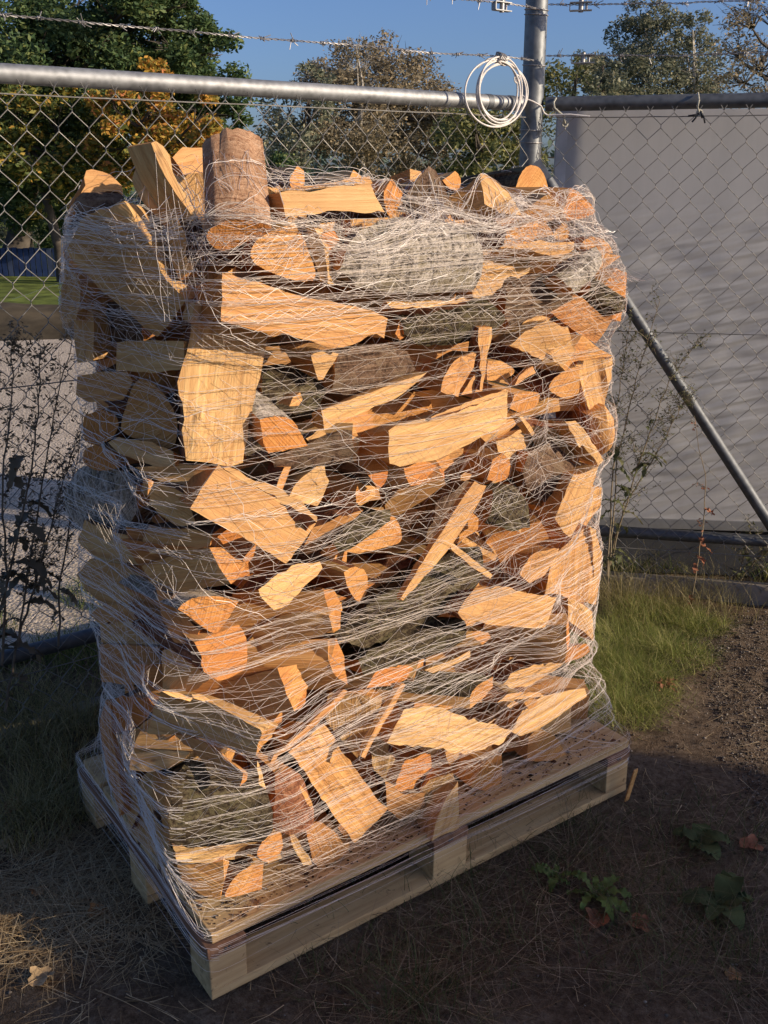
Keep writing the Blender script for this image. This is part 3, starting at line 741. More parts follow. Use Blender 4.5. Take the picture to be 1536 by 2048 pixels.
LG('S', '1100,625 1130,605 1165,597 1201,628 1224,640 1212,660 1192,688 1150,662', .07, -4, -20, .12, 'wide striped tan log in half shade at the right edge', grain=((1110, 615), (1200, 670)))
LG('S', '1018,690 1050,662 1095,640 1135,655 1152,700 1124,737 1094,706 1086,722 1045,702', .04, -24, -10, .10, 'gold split log with frayed lower edge at right', rough=2, grain=((1025, 690), (1140, 670)))
LG('S', '1040,655 1060,630 1100,612 1110,630 1095,642 1052,664', .08, -5, 20, .08, 'narrow lit split log above the gold frayed log', side='r', long_='r')
# --- upper band, front
LG('S', '445,547 480,556 520,566 580,586 640,600 700,612 745,622 776,637 768,676 752,668 735,672 705,690 668,697 620,682 560,665 500,658 441,643', -.055, -6, 6, .085, 'long bright yellow split log jutting out from the upper front', grain=((445, 590), (770, 655)), long_='s')
LG('S', '405,585 445,548 441,643 398,640 392,610', .0, 55, -10, .05, 'shaded tan end left of the long jutting yellow log', long_='s')
LG('S', '383,640 405,640 445,641 480,650 535,668 530,700 520,760 505,812 495,880 486,926 460,932 420,925 372,920 366,880 368,840 358,790 361,740 376,690', .012, 2, 2, .085, 'tall upright plank like log with rough lit face and red bark edge', grain=((455, 640), (425, 920)), rough=1.0, long_='r')
LG('S', '391,602 412,614 402,630 396,645 384,640', -.005, -12, 0, .03, 'small pale splinter tip on the tall upright plank log', cat='wood splinter', name='splinter')
LG('S', '770,600 792,598 850,600 912,600 935,592 938,602 900,608 850,616 800,618 782,615', .03, -8, 30, .06, 'thin lit ledge of wood under the birch bark log', side='r', long_='r')
LG('S', '936,520 970,500 1010,505 1060,520 1060,545 1010,560 985,590 945,594 938,560', .035, -4, 5, .1, 'orange red split log right of the birch bark log', side='r', rough=2.4, long_='r')
LG('B', '1000,572 1060,548 1110,560 1130,600 1090,625 1040,640 1010,660 990,630', .07, -5, 8, .1, 'dark bark log in net right of the birch bark log', side='d', dome=.03)
LG('B', '775,640 830,612 900,606 960,600 985,640 960,680 900,690 820,690 785,670', .08, 0, 8, .12, 'dark mossy log in the gap under the birch bark log', side='m', dome=.04)
LG('E', '790,668 800,640 850,622 880,632 840,660 800,680', .05, -15, 0, .2, 'red brown end in the gap right of the long jutting log', side='r')
LG('B', '665,704 700,695 760,688 800,700 812,735 770,782 700,792 650,776 652,730', .06, 0, 2, .12, 'rough brown bark log below the long jutting log', side='d', dome=.03)
LG('S', '614,694 676,706 674,722 660,734 647,760 637,760 624,720', .035, -25, 2, .06, 'orange chipped wood face beside the brown bark log', side='r', rough=2.2)
LG('S', '232,684 300,681 367,683 369,738 300,746 232,741', 0, 72, 0, .09, 'level tan log in shade at left, square cut, under the wide pinkish log', u=.02, grain=((232, 710), (367, 710)))
LG('S', '155,752 200,744 255,743 268,762 247,800 180,805 152,790', 0, 85, 0, .10, 'brown shaded log above the lowest left bulge of bark', u=.0)
LG('E', '307,767 330,790 349,821 357,860 346,902 300,886 243,868 242,842 266,769 281,756', .0, 68, 4, .24, 'tall brown log end with curved right side at the left', u=.03, dir=(.8, .6, 0), side='d')
LG('S', '216,886 237,874 302,884 344,903 350,930 320,934 276,921 240,906', 0, 62, 18, .06, 'pale torn splintery log below the tall brown end at left', u=.0, rough=2.4)
LG('E', '200,818 168,834 164,862 175,893 222,884 240,850 230,830', 0, 84, 0, .2, 'small dark brown end at the left edge', u=.01, dir=(.9, .3, 0), side='d')
LG('E', '228,905 190,890 165,900 166,930 200,945 240,935', 0, 80, 10, .2, 'lower dark brown end at the left edge', u=.0, dir=(.9, .3, 0), side='d')
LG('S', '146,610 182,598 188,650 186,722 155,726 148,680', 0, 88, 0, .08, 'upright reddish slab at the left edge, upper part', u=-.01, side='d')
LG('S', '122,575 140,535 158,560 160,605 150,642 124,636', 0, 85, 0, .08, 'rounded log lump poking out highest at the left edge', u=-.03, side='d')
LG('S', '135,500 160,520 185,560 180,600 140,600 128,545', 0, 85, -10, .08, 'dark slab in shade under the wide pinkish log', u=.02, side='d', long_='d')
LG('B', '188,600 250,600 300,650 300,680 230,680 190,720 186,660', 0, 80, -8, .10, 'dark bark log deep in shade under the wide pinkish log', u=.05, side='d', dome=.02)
# --- middle, front
LG('E', '527,889 519,840 540,833 565,832 588,842 603,868 615,892 580,899 536,907', -.02, 0, 6, .25, 'pale orange end with white birch bark above it, left of centre', side='w', codes='swwwwwsss', dir=(-.05, .9, .35))
LG('S', '585,795 600,785 606,800 598,812 578,812', .0, -20, 0, .03, 'small curled orange bark scrap above the white birch end', cat='bark scrap', name='bark_scrap')
LG('S', '641,821 700,800 740,785 780,770 820,757 855,744 830,768 792,796 750,813 714,830 672,846 649,860', -.02, -2, 4, .04, 'narrow yellow wedge with small knots slanting up right', long_='s')
LG('E', '787,741 798,755 770,776 746,782 738,757 752,744', .05, -10, 4, .22, 'gold split end above the narrow knotted wedge', side='d')
LG('B', '510,740 560,730 610,760 640,790 620,840 590,838 550,828 512,835', .08, 0, 30, .12, 'dark bark log behind the white birch end', side='m', dome=.03)
LG('E', '707,847 719,880 718,895 709,929 703,915 704,870', .0, -30, 0, .20, 'thin upright orange sliver end at centre left', side='w', dir=(-.75, .65, 0))
LG('B', '540,912 600,888 640,872 702,858 703,918 660,926 600,935 548,935', .025, 20, 6, .08, 'grey brown bark log left of the thin upright sliver', side='d', dome=.02, grain=((540, 920), (702, 890)))
LG('S', '612,876 650,852 704,842 705,858 660,868 620,886', .03, 5, 25, .06, 'red brown split strip over the grey bark log', side='r', long_='r')
LG('E', '740,910 766,911 777,936 772,965 758,980 742,958 725,933', -.005, -8, 2, .24, 'small orange end with pointed foot at the centre', side='d')
LG('S', '777,860 800,846 860,836 920,820 970,802 1016,781 1014,815 1011,845 975,866 940,888 900,908 860,922 800,933 778,928', -.05, -8, 6, .09, 'large bright cream split log slanting up right at the centre', codes=None, grain=((780, 895), (1012, 815)), long_='s')
LG('S', '862,834 920,812 985,786 1012,776 1016,781 970,802 920,820 862,838', -.045, -6, 45, .05, 'red brown bark rim on top of the large cream split log', side='r', long_='r', cat='bark strip', name='bark_strip')
LG('E', '806,931 846,922 870,930 889,942 889,957 855,966 821,972 812,955', -.01, -20, 6, .24, 'bright orange squarish end under the large cream log', side='s', dir=(-.5, .85, -.15))
LG('E', '872,922 897,911 908,925 886,944', .005, -30, 4, .2, 'small orange wedge end under the right half of the cream log', side='s', dir=(-.6, .8, 0))
LG('S', '770,1010 800,975 820,972 888,958 890,968 850,998 800,1030 772,1030', .01, 20, -35, .06, 'long shaded gold face slanting under the squarish orange end')
LG('E', '717,960 741,984 726,1009 713,1006 711,985', .02, -10, 0, .2, 'small triangular orange end left below the pointed one', side='s')
LG('S', '579,996 590,972 600,960 618,945 636,930 650,931 652,950 660,962 650,985 636,1014 605,1006', .015, -15, 4, .06, 'gold torn splinter block between the boards at centre left', rough=3, long_='s')
LG('S', '551,975 560,950 568,934 584,933 574,958 561,992', .01, -15, 0, .04, 'thin red orange stick standing left of the gold splinter block', long_='r')
LG('S', '380,1018 392,996 415,960 437,930 480,958 530,985 580,1012 632,1046 612,1078 590,1104 572,1128 525,1098 480,1070 430,1045', -.05, -2, 12, .08, 'bright rectangular split log tilted down right, left of centre', codes=None, grain=((410, 975), (600, 1088)), long_='s')
LG('S', '437,927 445,922 530,965 600,1000 634,1036 632,1046 580,1012 500,968', -.03, -5, 50, .045, 'red bark rim along the top of the tilted rectangular log', side='r', long_='r', cat='bark strip', name='bark_strip', rough=2.5)
LG('S', '297,965 320,966 350,976 390,998 382,1020 392,1045 350,1052 318,1030 299,1005', .03, 55, 4, .08, 'tan log in shade left of the tilted rectangular log', long_='d')
LG('S', '296,962 308,963 302,978 295,993', .02, -10, 0, .02, 'tiny lit splinter at left of the tilted rectangular log', cat='wood splinter', name='splinter')
LG('S', '350,925 440,935 430,945 400,985 350,975 300,955 270,935', .06, 45, 0, .1, 'shaded split log above the tan shaded log at left', long_='d')
LG('B', '152,985 166,936 210,925 270,940 296,965 300,1012 262,1062 195,1062 156,1024', 0, 74, 4, .12, 'large grey bark bulge wrapped in net at the left edge', u=.03, side='w', dome=.03)
LG('S', '605,1098 626,1056 665,1040 709,1025 726,1020 700,1050 664,1085 640,1100 612,1112', .03, 10, -10, .08, 'brown shaded split plank right of the tilted rectangular log', long_='r')
LG('B', '655,1092 680,1062 704,1041 735,1028 768,1025 772,1045 740,1070 700,1098 670,1112', .015, -2, 28, .06, 'log with fuzzy grey moss bark above the centre gap', side='m', dome=.025)
LG('E', '690,1104 740,1072 768,1042 785,1030 797,1042 804,1066 803,1086 760,1098 720,1108', .005, -15, 2, .2, 'tan curved end under the fuzzy grey moss bark', side='m')
LG('S', '881,782 890,755 897,742 910,722 922,714 956,706 945,735 930,765 915,794', .03, -8, 2, .07, 'gold split log standing slanted above the cream log', rough=1.8)
LG('S', '922,790 940,760 960,735 966,760 964,783', .035, -14, 2, .05, 'triangular orange wedge right of the slanted gold log')
LG('S', '957,655 983,655 980,690 975,707 970,750 965,781 960,781 961,720', .025, -16, 2, .04, 'narrow upright red brown stick above the cream log', side='r', long_='r')
LG('E', '975,722 1000,722 1022,732 1033,744 1006,762 974,759', .06, -12, 4, .2, 'red split end between the upright stick and the curled chip', side='r')
LG('S', '1029,772 1040,752 1054,738 1066,731 1072,746 1050,757 1038,768', .01, -20, 10, .02, 'curled pale chip caught in the net at right', cat='wood splinter', name='splinter')
LG('E', '1029,788 1055,783 1082,785 1077,806 1063,822 1042,829 1020,817', .015, -18, 4, .24, 'orange striped end just right of the cream log', side='m', dir=(-.3, .9, .1))
LG('S', '1038,834 1046,832 1060,850 1071,867 1064,872', .02, -15, 4, .03, 'thin lit bark edge hanging below the striped end', side='r', cat='bark strip', name='bark_strip')
LG('E', '1123,733 1140,706 1165,670 1182,684 1204,700 1225,712 1178,718 1146,723 1132,743', .06, -30, 8, .22, 'orange fork shaped end at the right edge, upper middle', side='s', dir=(-.6, .8, 0))
LG('S', '1150,728 1180,720 1225,714 1217,768 1208,828 1178,822 1165,780', .10, -20, 0, .12, 'fibrous brown log covered by bunched net at the right edge', rough=2)
LG('E', '1160,733 1158,786 1136,800 1110,790 1094,775 1112,752 1136,738', .06, -15, 4, .22, 'brown end in half shadow left of the bunched net at right', side='r')
LG('S', '1178,830 1209,810 1222,830 1227,852 1220,889 1202,912 1185,885', .08, -15, 0, .14, 'rounded reddish log bulging out at the right edge, middle', side='r', long_='r', dome=.03)
LG('S', '1130,842 1152,841 1172,866 1190,894 1207,921 1196,932 1180,910 1166,889 1157,895 1140,860', .04, -22, 8, .06, 'yellow splintered log end slanting down right at the right edge', rough=2.2)
LG('S', '1050,850 1130,862 1170,900 1195,935 1146,948 1090,930', .10, 20, -8, .12, 'shaded brown log left of the splintered right edge log', side='r', long_='r')
LG('S', '1146,949 1170,946 1197,932 1192,952 1180,990 1160,1040 1141,1077 1122,1058 1108,1036 1118,1012 1128,990', .02, -12, 2, .07, 'orange tan split log standing slanted at the right edge', grain=((1175, 945), (1125, 1050)))
LG('S', '1172,972 1205,976 1200,1012 1186,1030 1172,1052 1156,1060', .10, -10, 2, .1, 'brown log corner behind the slanted orange tan log', side='r')
LG('E', '985,920 1004,907 1022,920 1018,955 1000,965 975,960', .035, -20, 2, .22, 'orange end half hidden under the right of the cream log', side='d')
LG('B', '966,975 1000,965 1024,970 1042,1005 1040,1052 1000,1058 964,1046', .03, -8, 8, .09, 'green mossy bark log with orange rim, right of the long stick', side='m', dome=.03)
LG('S', '1032,1000 1040,1000 1046,1040 1042,1064 1026,1058', .02, -25, 0, .03, 'orange rim chip at the right end of the green mossy log', rough=2, cat='bark scrap', name='bark_scrap')
LG('B', '1040,900 1100,880 1145,935 1135,985 1100,1010 1050,985 1030,940', .10, 5, 5, .12, 'dark bark log deep behind the net at right', side='d', dome=.03)
LG('S', '950,963 972,972 962,998 930,1050 900,1096 870,1130 838,1166 806,1201 800,1198 830,1150 862,1098 890,1056 922,1002', -.05, 0, 5, .018, 'long thin lit stick slanting across the right of the centre', long_='s', name='thin_stick', taper=.8, cat='stick')
LG('S', '899,1084 910,1088 945,1118 984,1150 980,1157 940,1130 903,1100', -.03, 0, 12, .014, 'short thin stick slanting down right below the long one', name='thin_stick', taper=.8, cat='stick')
LG('S', '1089,1188 1095,1150 1102,1122 1124,1095 1148,1072 1180,1054 1196,1080 1203,1106 1198,1160 1191,1208 1152,1200 1113,1188', .07, -8, 2, .12, 'big coarse fibred log wrapped in net at the right edge', rough=3, grain=((1150, 1075), (1140, 1195)))
LG('S', '1180,1054 1192,1060 1202,1104 1199,1150 1191,1208 1180,1205 1188,1150 1186,1100', .06, -35, 0, .05, 'pale strip edge on the outside of the coarse fibred log', rough=2)
LG('S', '1040,1148 1061,1111 1085,1102 1118,1097 1104,1126 1090,1150 1061,1167', .035, -14, 8, .07, 'lit yellow torn log left of the coarse fibred log', rough=2.4)
LG('S', '915,1226 930,1200 949,1176 1001,1173 1030,1180 1064,1188 1113,1194 1102,1226 1090,1255 1040,1254 986,1250 926,1240', -.035, -8, 10, .085, 'lit yellow rounded split log, lower right', grain=((920, 1210), (1105, 1222)), long_='r')
LG('S', '1137,1196 1152,1200 1184,1223 1187,1282 1166,1262 1137,1240', .04, -20, 6, .07, 'lit tan square end at the right edge below the coarse log')
LG('S', '965,1258 1020,1256 1080,1250 1132,1250 1134,1290 1130,1327 1075,1325 1020,1314 980,1300', .03, 48, -12, .08, 'grey olive shaded log face under the lit rounded log', grain=((970, 1275), (1130, 1290)))
LG('E', '1128,1326 1132,1297 1155,1290 1176,1286 1182,1302 1166,1314', .03, -25, -4, .2, 'pinkish orange end at the right edge, low', side='r', dir=(-.8, .55, 0))
LG('E', '944,1252 962,1254 974,1260 982,1275 965,1290 944,1272', .01, -35, 0, .16, 'small orange end left of the grey olive face', side='s', dir=(-.85, .5, -.1))
LG('E', '986,1353 986,1374 972,1392 955,1406 939,1418 940,1395 949,1374', .01, -35, 2, .22, 'orange pointed end with brown side, low right of centre', side='m', dir=(-.80, .6, .08), codes='sssssmm')
LG('S', '850,1340 880,1330 905,1320 941,1301 940,1314 905,1330 866,1346', .0, -10, 20, .04, 'narrow gold split strip low right of centre')
LG('S', '1007,1369 1022,1348 1069,1330 1100,1324 1128,1327 1095,1350 1064,1370 1022,1378', .01, -16, 8, .08, 'reddish lit log under the grey olive face', side='r', rough=2, long_='r')
LG('S', '994,1405 1013,1388 1045,1384 1079,1383 1087,1391 1060,1396 1030,1399', .0, -10, 28, .05, 'thin curved pale slab near the shadow line at low right')
LG('E', '1048,1405 1060,1396 1076,1398 1075,1410 1058,1420', .03, -30, 0, .16, 'tiny orange end under the thin curved pale slab', side='r')
LG('S', '1022,1462 1050,1412 1085,1392 1130,1382 1170,1376 1174,1392 1145,1412 1110,1436 1075,1460 1040,1472', .03, -6, 24, .09, 'shaded log under thick bunched net at the lower right corner', long_='s')
LG('S', '774,1486 790,1452 808,1420 860,1412 895,1420 928,1432 965,1444 1000,1454 1024,1460 1008,1485 960,1500 909,1507 860,1494 800,1491', -.04, -6, 16, .09, 'broad cream yellow split log low at the centre right', grain=((785, 1470), (1010, 1475)), rough=1.6, long_='r')
LG('E', '1054,1523 1055,1498 1057,1474 1070,1462 1085,1459 1100,1466 1113,1477 1128,1500 1139,1523 1098,1522', .055, -5, 0, .24, 'shaded quarter log standing on the deck at the right', side='w', codes='sssswwwwss')
LG('E', '940,1574 955,1548 969,1528 1003,1508 1004,1545 1003,1576 980,1585 961,1580', .055, -12, 0, .2, 'shaded log end on the deck right of the centre block', side='s')
LG('E', '788,1579 795,1555 810,1520 835,1508 857,1500 864,1520 863,1540 855,1574 830,1583 808,1589', .07, -22, 2, .26, 'orange rounded end under the broad cream log', side='r', codes='ssserrrrss', dir=(-.45, .85, .1))
LG('S', '916,1563 918,1610 917,1656 890,1668 864,1682 872,1640 892,1598', -.005, -5, 4, .10, 'pale upright wedge standing on the deck edge over the centre block')
LG('S', '822,1600 860,1560 905,1545 912,1570 888,1605 868,1650 840,1660', .035, 30, 0, .1, 'shaded log behind the pale upright wedge', long_='s')
LG('S', '576,1505 610,1478 647,1447 668,1475 683,1502 720,1552 756,1601 776,1617 745,1650 709,1686 682,1650 657,1614 632,1578 610,1541', .03, -5, 6, .085, 'big bright plank like log slanting down right to the deck edge', grain=((612, 1478), (742, 1650)), long_='r')
LG('S', '650,1440 655,1392 700,1386 766,1396 755,1440 740,1484 714,1516 690,1490 668,1462', .03, 35, -4, .09, 'large brown shaded split face above the big bright plank like log')
LG('S', '722,1512 740,1476 760,1440 780,1405 803,1368 812,1370 790,1410 768,1446 748,1480 729,1516', -.02, -3, 4, .016, 'thin upright lit lath right of the big bright plank like log', name='thin_stick', taper=.8, cat='stick')
LG('S', '540,1526 548,1510 575,1488 605,1462 645,1422 688,1379 695,1383 655,1426 612,1468 580,1496 556,1512 548,1530', -.04, 0, 10, .016, 'long thin stick slanting up right over the lower left', name='thin_stick', taper=.8, cat='stick')
LG('S', '740,1500 770,1440 800,1425 780,1470 776,1500 790,1520 770,1560 748,1540', .04, 30, 0, .08, 'reddish shaded log left of the broad cream log', side='r', long_='r')
LG('E', '756,1338 772,1332 792,1329 827,1335 813,1357 787,1372 756,1374 733,1375', .01, -20, 16, .2, 'gold rounded log top at the centre, low', side='s', dir=(-.6, .75, -.2))
LG('E', '805,1228 816,1213 845,1210 851,1245 830,1238 803,1249', .05, -12, 4, .18, 'small torn orange end in the dark middle', side='r', rough=2)
LG('B', '640,1262 690,1225 740,1188 800,1165 860,1120 905,1095 938,1090 935,1150 905,1205 850,1240 780,1262 700,1290', .065, -2, 12, .12, 'large dark mossy bark log across the middle', side='m', dome=.05, grain=((650, 1265), (930, 1120)))
LG('B', '690,1312 760,1272 830,1240 900,1228 905,1268 880,1300 820,1322 740,1336 700,1340', .06, -2, 12, .12, 'lower dark mossy bark log under the large one', side='m', dome=.05)
LG('B', '840,1080 870,1000 920,960 945,965 900,1050 870,1100', .07, 0, 5, .1, 'dark log in the gap left of the long thin stick', side='d', dome=.02)
LG('E', '688,1145 701,1135 733,1137 737,1178 722,1206 708,1200 694,1170', .015, -15, 2, .24, 'rough orange oval end right of the red torn log', side='r')
LG('S', '516,1180 543,1158 560,1145 584,1132 612,1126 640,1124 645,1137 620,1162 597,1187 579,1207 548,1221 530,1200', .0, -18, 14, .08, 'red orange torn log end left of centre', side='r', rough=3.2, long_='r')
LG('E', '647,1182 656,1179 668,1179 679,1202 682,1230 681,1257 668,1266 660,1230', .005, -32, 0, .24, 'narrow orange strip end with long brown side to its left', side='s', dir=(-.80, .6, -.06))
LG('E', '673,1277 688,1314 695,1370 670,1350 659,1326', .005, -32, 0, .25, 'diamond shaped orange end above the centre', side='s', dir=(-.82, .57, .0), codes='sssss')
LG('S', '500,1262 560,1232 612,1222 658,1232 664,1262 600,1285 520,1308', .03, 50, 2, .08, 'olive brown shaded log face left of the diamond shaped end', grain=((505, 1285), (660, 1245)))
LG('S', '505,1312 580,1292 655,1284 658,1322 665,1345 600,1345 520,1340', .045, 48, -2, .08, 'brown shaded log face left below the narrow strip end', grain=((510, 1325), (655, 1310)))
LG('E', '555,1335 582,1340 600,1352 615,1373 611,1408 589,1423 571,1386', .0, -34, 2, .27, 'bright orange curved end with a long olive side to its left', side='s', dir=(-.80, .6, .02), codes='srrrsss')
LG('E', '434,1094 428,1069 455,1095 490,1125 482,1148 463,1169 440,1135 419,1095', .0, -34, 0, .17, 'orange diamond end with a long tan side to its left', side='s', dir=(-.62, .8, .0), codes='s' * 8)
LG('S', '283,1132 340,1112 418,1095 440,1135 462,1168 400,1178 330,1190 300,1165', .02, 60, 0, .06, 'smooth tan shaded log face at lower left of the tilted rectangular log', grain=((285, 1160), (455, 1135)))
LG('E', '434,1269 408,1256 356,1217 372,1203 392,1193 434,1192 477,1202 458,1234', -.01, -4, 8, .25, 'fan shaped tan end with crossing net shadows at left', side='w', codes='sswwwwss')
LG('E', '432,1268 478,1250 486,1260 494,1278 495,1308 494,1336 470,1350 440,1365 408,1346 402,1328 403,1312 389,1285', -.02, -6, 2, .25, 'rough knotted orange end below the fan shaped one', side='r', rough=2.6)
LG('S', '200,1289 260,1290 317,1294 320,1335 321,1376 260,1368 203,1364', 0, 72, 2, .12, 'square cut pale tan block at the left edge, lower half', u=-.005, grain=((205, 1325), (318, 1335)))
LG('S', '200,1245 250,1238 315,1245 318,1290 260,1288 203,1284', 0, 74, -4, .10, 'reddish shaded log resting on the square cut pale block', u=.0, side='d')
LG('S', '152,1150 180,1118 240,1128 318,1168 322,1215 260,1222 205,1210 172,1180', 0, 78, 0, .12, 'pointed brown log poking out at the left edge, middle', u=-.01)
LG('S', '178,1230 210,1206 270,1216 330,1225 320,1246 250,1240 200,1248', 0, 78, 10, .09, 'dark pointed log above the reddish shaded one at left', u=-.005, side='d', long_='d')
LG('S', '155,1082 170,1040 210,1058 262,1075 300,1110 285,1130 230,1126 190,1118', 0, 78, 0, .10, 'shaded log under the large grey bark bulge at left', u=-.005, side='d', long_='d')
LG('S', '300,1050 345,1056 392,1060 425,1068 420,1092 340,1110 300,1108 285,1080', .04, 55, 0, .08, 'dark reddish log above the smooth tan shaded face at left', side='r', long_='d')
LG('S', '310,1170 345,1192 360,1220 400,1262 385,1290 350,1285 325,1240', .03, 55, 0, .08, 'shaded slab left of the fan shaped tan end', long_='d')
LG('S', '325,1300 385,1292 405,1330 420,1360 380,1385 325,1385', .06, 55, 0, .1, 'dark shaded log right of the square cut pale block', side='r', long_='d')
LG('S', '440,1368 500,1352 555,1336 572,1388 588,1424 540,1430 500,1442 450,1420 395,1388', .02, 56, 0, .07, 'smooth olive shaded face left of the bright orange curved end', grain=((420, 1385), (575, 1385)))
# --- bottom rows
LG('S', '325,1382 360,1388 389,1392 450,1420 520,1460 524,1466 516,1490 510,1514 460,1498 420,1480 350,1470 296,1466 306,1420', -.02, 66, 4, .05, 'wide smooth grey olive board slanting down right at lower left', grain=((310, 1420), (515, 1490)), codes=None)
LG('S', '385,1389 400,1389 460,1420 527,1453 522,1463 450,1424 388,1396', -.022, -10, 30, .02, 'bright thin top edge of the grey olive board', name='thin_stick', cat='stick')
LG('S', '345,1468 400,1480 440,1508 487,1548 479,1573 462,1564 420,1534 390,1508', -.045, 62, 14, .02, 'narrow grey lath lying in front of the grey olive board', rough=1.8, name='lath')
LG('S', '325,1382 345,1382 385,1396 380,1402 340,1392', -.02, -15, 20, .03, 'torn lit top corner of the grey olive board', rough=2, cat='wood splinter', name='splinter')
LG('E', '288,1396 308,1422 286,1446 255,1464 218,1467 221,1399 255,1393', 0, 76, 0, .2, 'reddish end in shade at left, below the square pale block', u=.0, dir=(.9, .35, 0), side='d')
LG('S', '199,1442 210,1400 221,1403 222,1440 224,1468 235,1536 247,1609 240,1632 228,1590 214,1536 204,1490', 0, 78, 6, .05, 'tall narrow whitish split post at the lower left edge', u=-.03, grain=((215, 1410), (238, 1620)))
LG('S', '224,1468 255,1470 262,1500 268,1560 280,1620 262,1660 247,1612 235,1540', 0, 84, 0, .09, 'brown side board next to the whitish post at lower left', u=-.01, grain=((235, 1480), (260, 1650)), long_='r')
LG('S', '258,1502 262,1468 285,1446 312,1428 305,1468 345,1474 320,1495 280,1504', 0, 72, 6, .08, 'small tan wedge under the reddish end at left', u=.01)
LG('S', '258,1540 262,1508 320,1500 380,1504 372,1515 333,1537 300,1545', .03, 60, 30, .08, 'pale sloping top face at lower left above the dark bark log')
LG('S', '270,1575 290,1548 334,1538 336,1560 332,1600 325,1641 296,1645 282,1612', 0, 70, 0, .12, 'rough pale square end beside the big dark bark log', u=.02, rough=2)
LG('B', '335,1538 372,1514 425,1518 478,1534 517,1560 526,1600 530,1640 517,1668 426,1682 340,1692 327,1662 322,1614', .0, 8, 6, .13, 'big dark mossy bark log facing out at the lower left', side='m', dome=.05, grain=((330, 1610), (525, 1600)))
LG('S', '514,1520 519,1532 524,1550 530,1588 527,1618 519,1585', -.03, -20, 0, .02, 'thin orange sliver at the right end of the big dark log', cat='bark strip', name='bark_strip', rough=2)
LG('B', '527,1530 560,1525 590,1545 610,1580 620,1610 600,1640 560,1655 533,1650', .01, -5, 4, .12, 'red brown bark log right of the big dark one', side='r', dome=.04)
LG('S', '592,1560 602,1572 618,1594 626,1612 621,1624 602,1600', -.02, -20, 0, .02, 'small curved lit sliver right of the red brown bark log', cat='bark scrap', name='bark_scrap')
LG('S', '345,1692 426,1682 520,1668 520,1700 480,1716 400,1725 352,1720', .02, 0, -30, .08, 'lit lower flank of rough bark under the big dark log', side='d', long_='d', rough=3)
LG('E', '561,1661 566,1692 557,1716 532,1727 511,1712 520,1690 532,1672', .03, -12, 2, .22, 'bright orange leaf shaped end at the bottom left', side='d')
LG('E', '527,1727 524,1778 488,1788 447,1798 455,1775 472,1750 503,1731', .05, -8, 2, .24, 'orange half round end standing lowest on the deck at left', side='d', codes='ssdddd' + 's')
LG('S', '576,1659 595,1677 610,1702 624,1729 606,1731 590,1700', .02, 10, 0, .06, 'thin upright shaded wedge right of the leaf shaped end')
LG('S', '610,1650 660,1640 700,1690 690,1710 640,1740 625,1720', .045, 20, 0, .12, 'shaded log under the foot of the bright plank like log', long_='s')
LG('S', '352,1725 400,1728 445,1722 450,1760 440,1800 400,1790 365,1760', .06, 40, 0, .10, 'brown fibrous logs end in shade at the bottom left corner', rough=2, long_='s')
LG('S', '262,1662 285,1625 322,1650 345,1700 352,1760 325,1740 295,1700', 0, 80, -4, .10, 'dark reddish shaded slab above the left deck edge', u=.02, side='d', long_='d')
LG('S', '770,1560 810,1590 850,1585 850,1610 800,1640 775,1620', .05, 10, 0, .1, 'dark shaded log right of the foot of the plank like log', long_='d')

# --- the inside of the stack: everything seen only through the gaps
def filler(kind, cu_, cv_, cz_, w_, h_, az, length, side):
    N = nrm_of(az, U(-8, 8)); c = loc(cu_, cv_, cz_); ax = DZ.cross(N).normalized(); ay = N.cross(ax)
    shp = random.choice(['tri', 'quad', 'half', 'quad']); ro = U(0, 6.28)
    if kind == 'E':
        base = {'tri': [(0, -1), (.95, .45), (.5, .85), (-.2, .95), (-.9, .5)], 'quad': [(-.9, -.8), (.8, -.9), (1, .3), (.5, .95), (-.85, .8)], 'half': [(-1, -.5), (1, -.5), (.85, .25), (.35, .75), (-.4, .8), (-.9, .2)]}[shp]
        pts = [(x * math.cos(ro) - y * math.sin(ro), x * math.sin(ro) + y * math.cos(ro)) for x, y in base]
    else: pts = [(-1, -.9), (1, -.8), (1, .8), (.1, 1), (-1, .85)]; 
    P3 = [c + ax * (x * w_ / 2) + ay * (y * h_ / 2) for x, y in pts]
    o = log3d(kind, P3, N, -N, length, .9 if kind == 'E' else (.97, .5), side, side if kind == 'S' else side, None, .02 if kind == 'B' else None, None, 'split_log' if kind != 'B' else 'bark_log', .03)
    lab = 'log set back in the dark gaps of the stack behind the outer logs'
    if cv_ < .27 or cu_ < .2:
        c0 = c.lerp(CAMP, .06); near = min(AUTH, key=lambda q: (q[0] - c0).length)[1]
        wd = near.split()[:8]
        while wd[-1] in ('the', 'of', 'in', 'at', 'a', 'to', 'with', 'and', 'by', 'its', 'over', 'under', 'on', 'from', 'for', 'above', 'below', 'beside', 'behind', 'right', 'left', 'upper', 'lower', 'near', 'most', 'out', 'half', 'big', 'large', 'small'): wd.pop()
        lab = {'s': 'clean split', 'd': 'dark barked', 'r': 'red barked', 'm': 'mossy barked'}[side] + {'E': ' log end', 'S': ' split log', 'B': ' round log'}[kind] + ' set back behind the ' + ' '.join(wd)
    tag(o, lab, 'log', LOGGRP)
random.seed(11)
sides = 'ssrrssd'
z = .21; row = 0
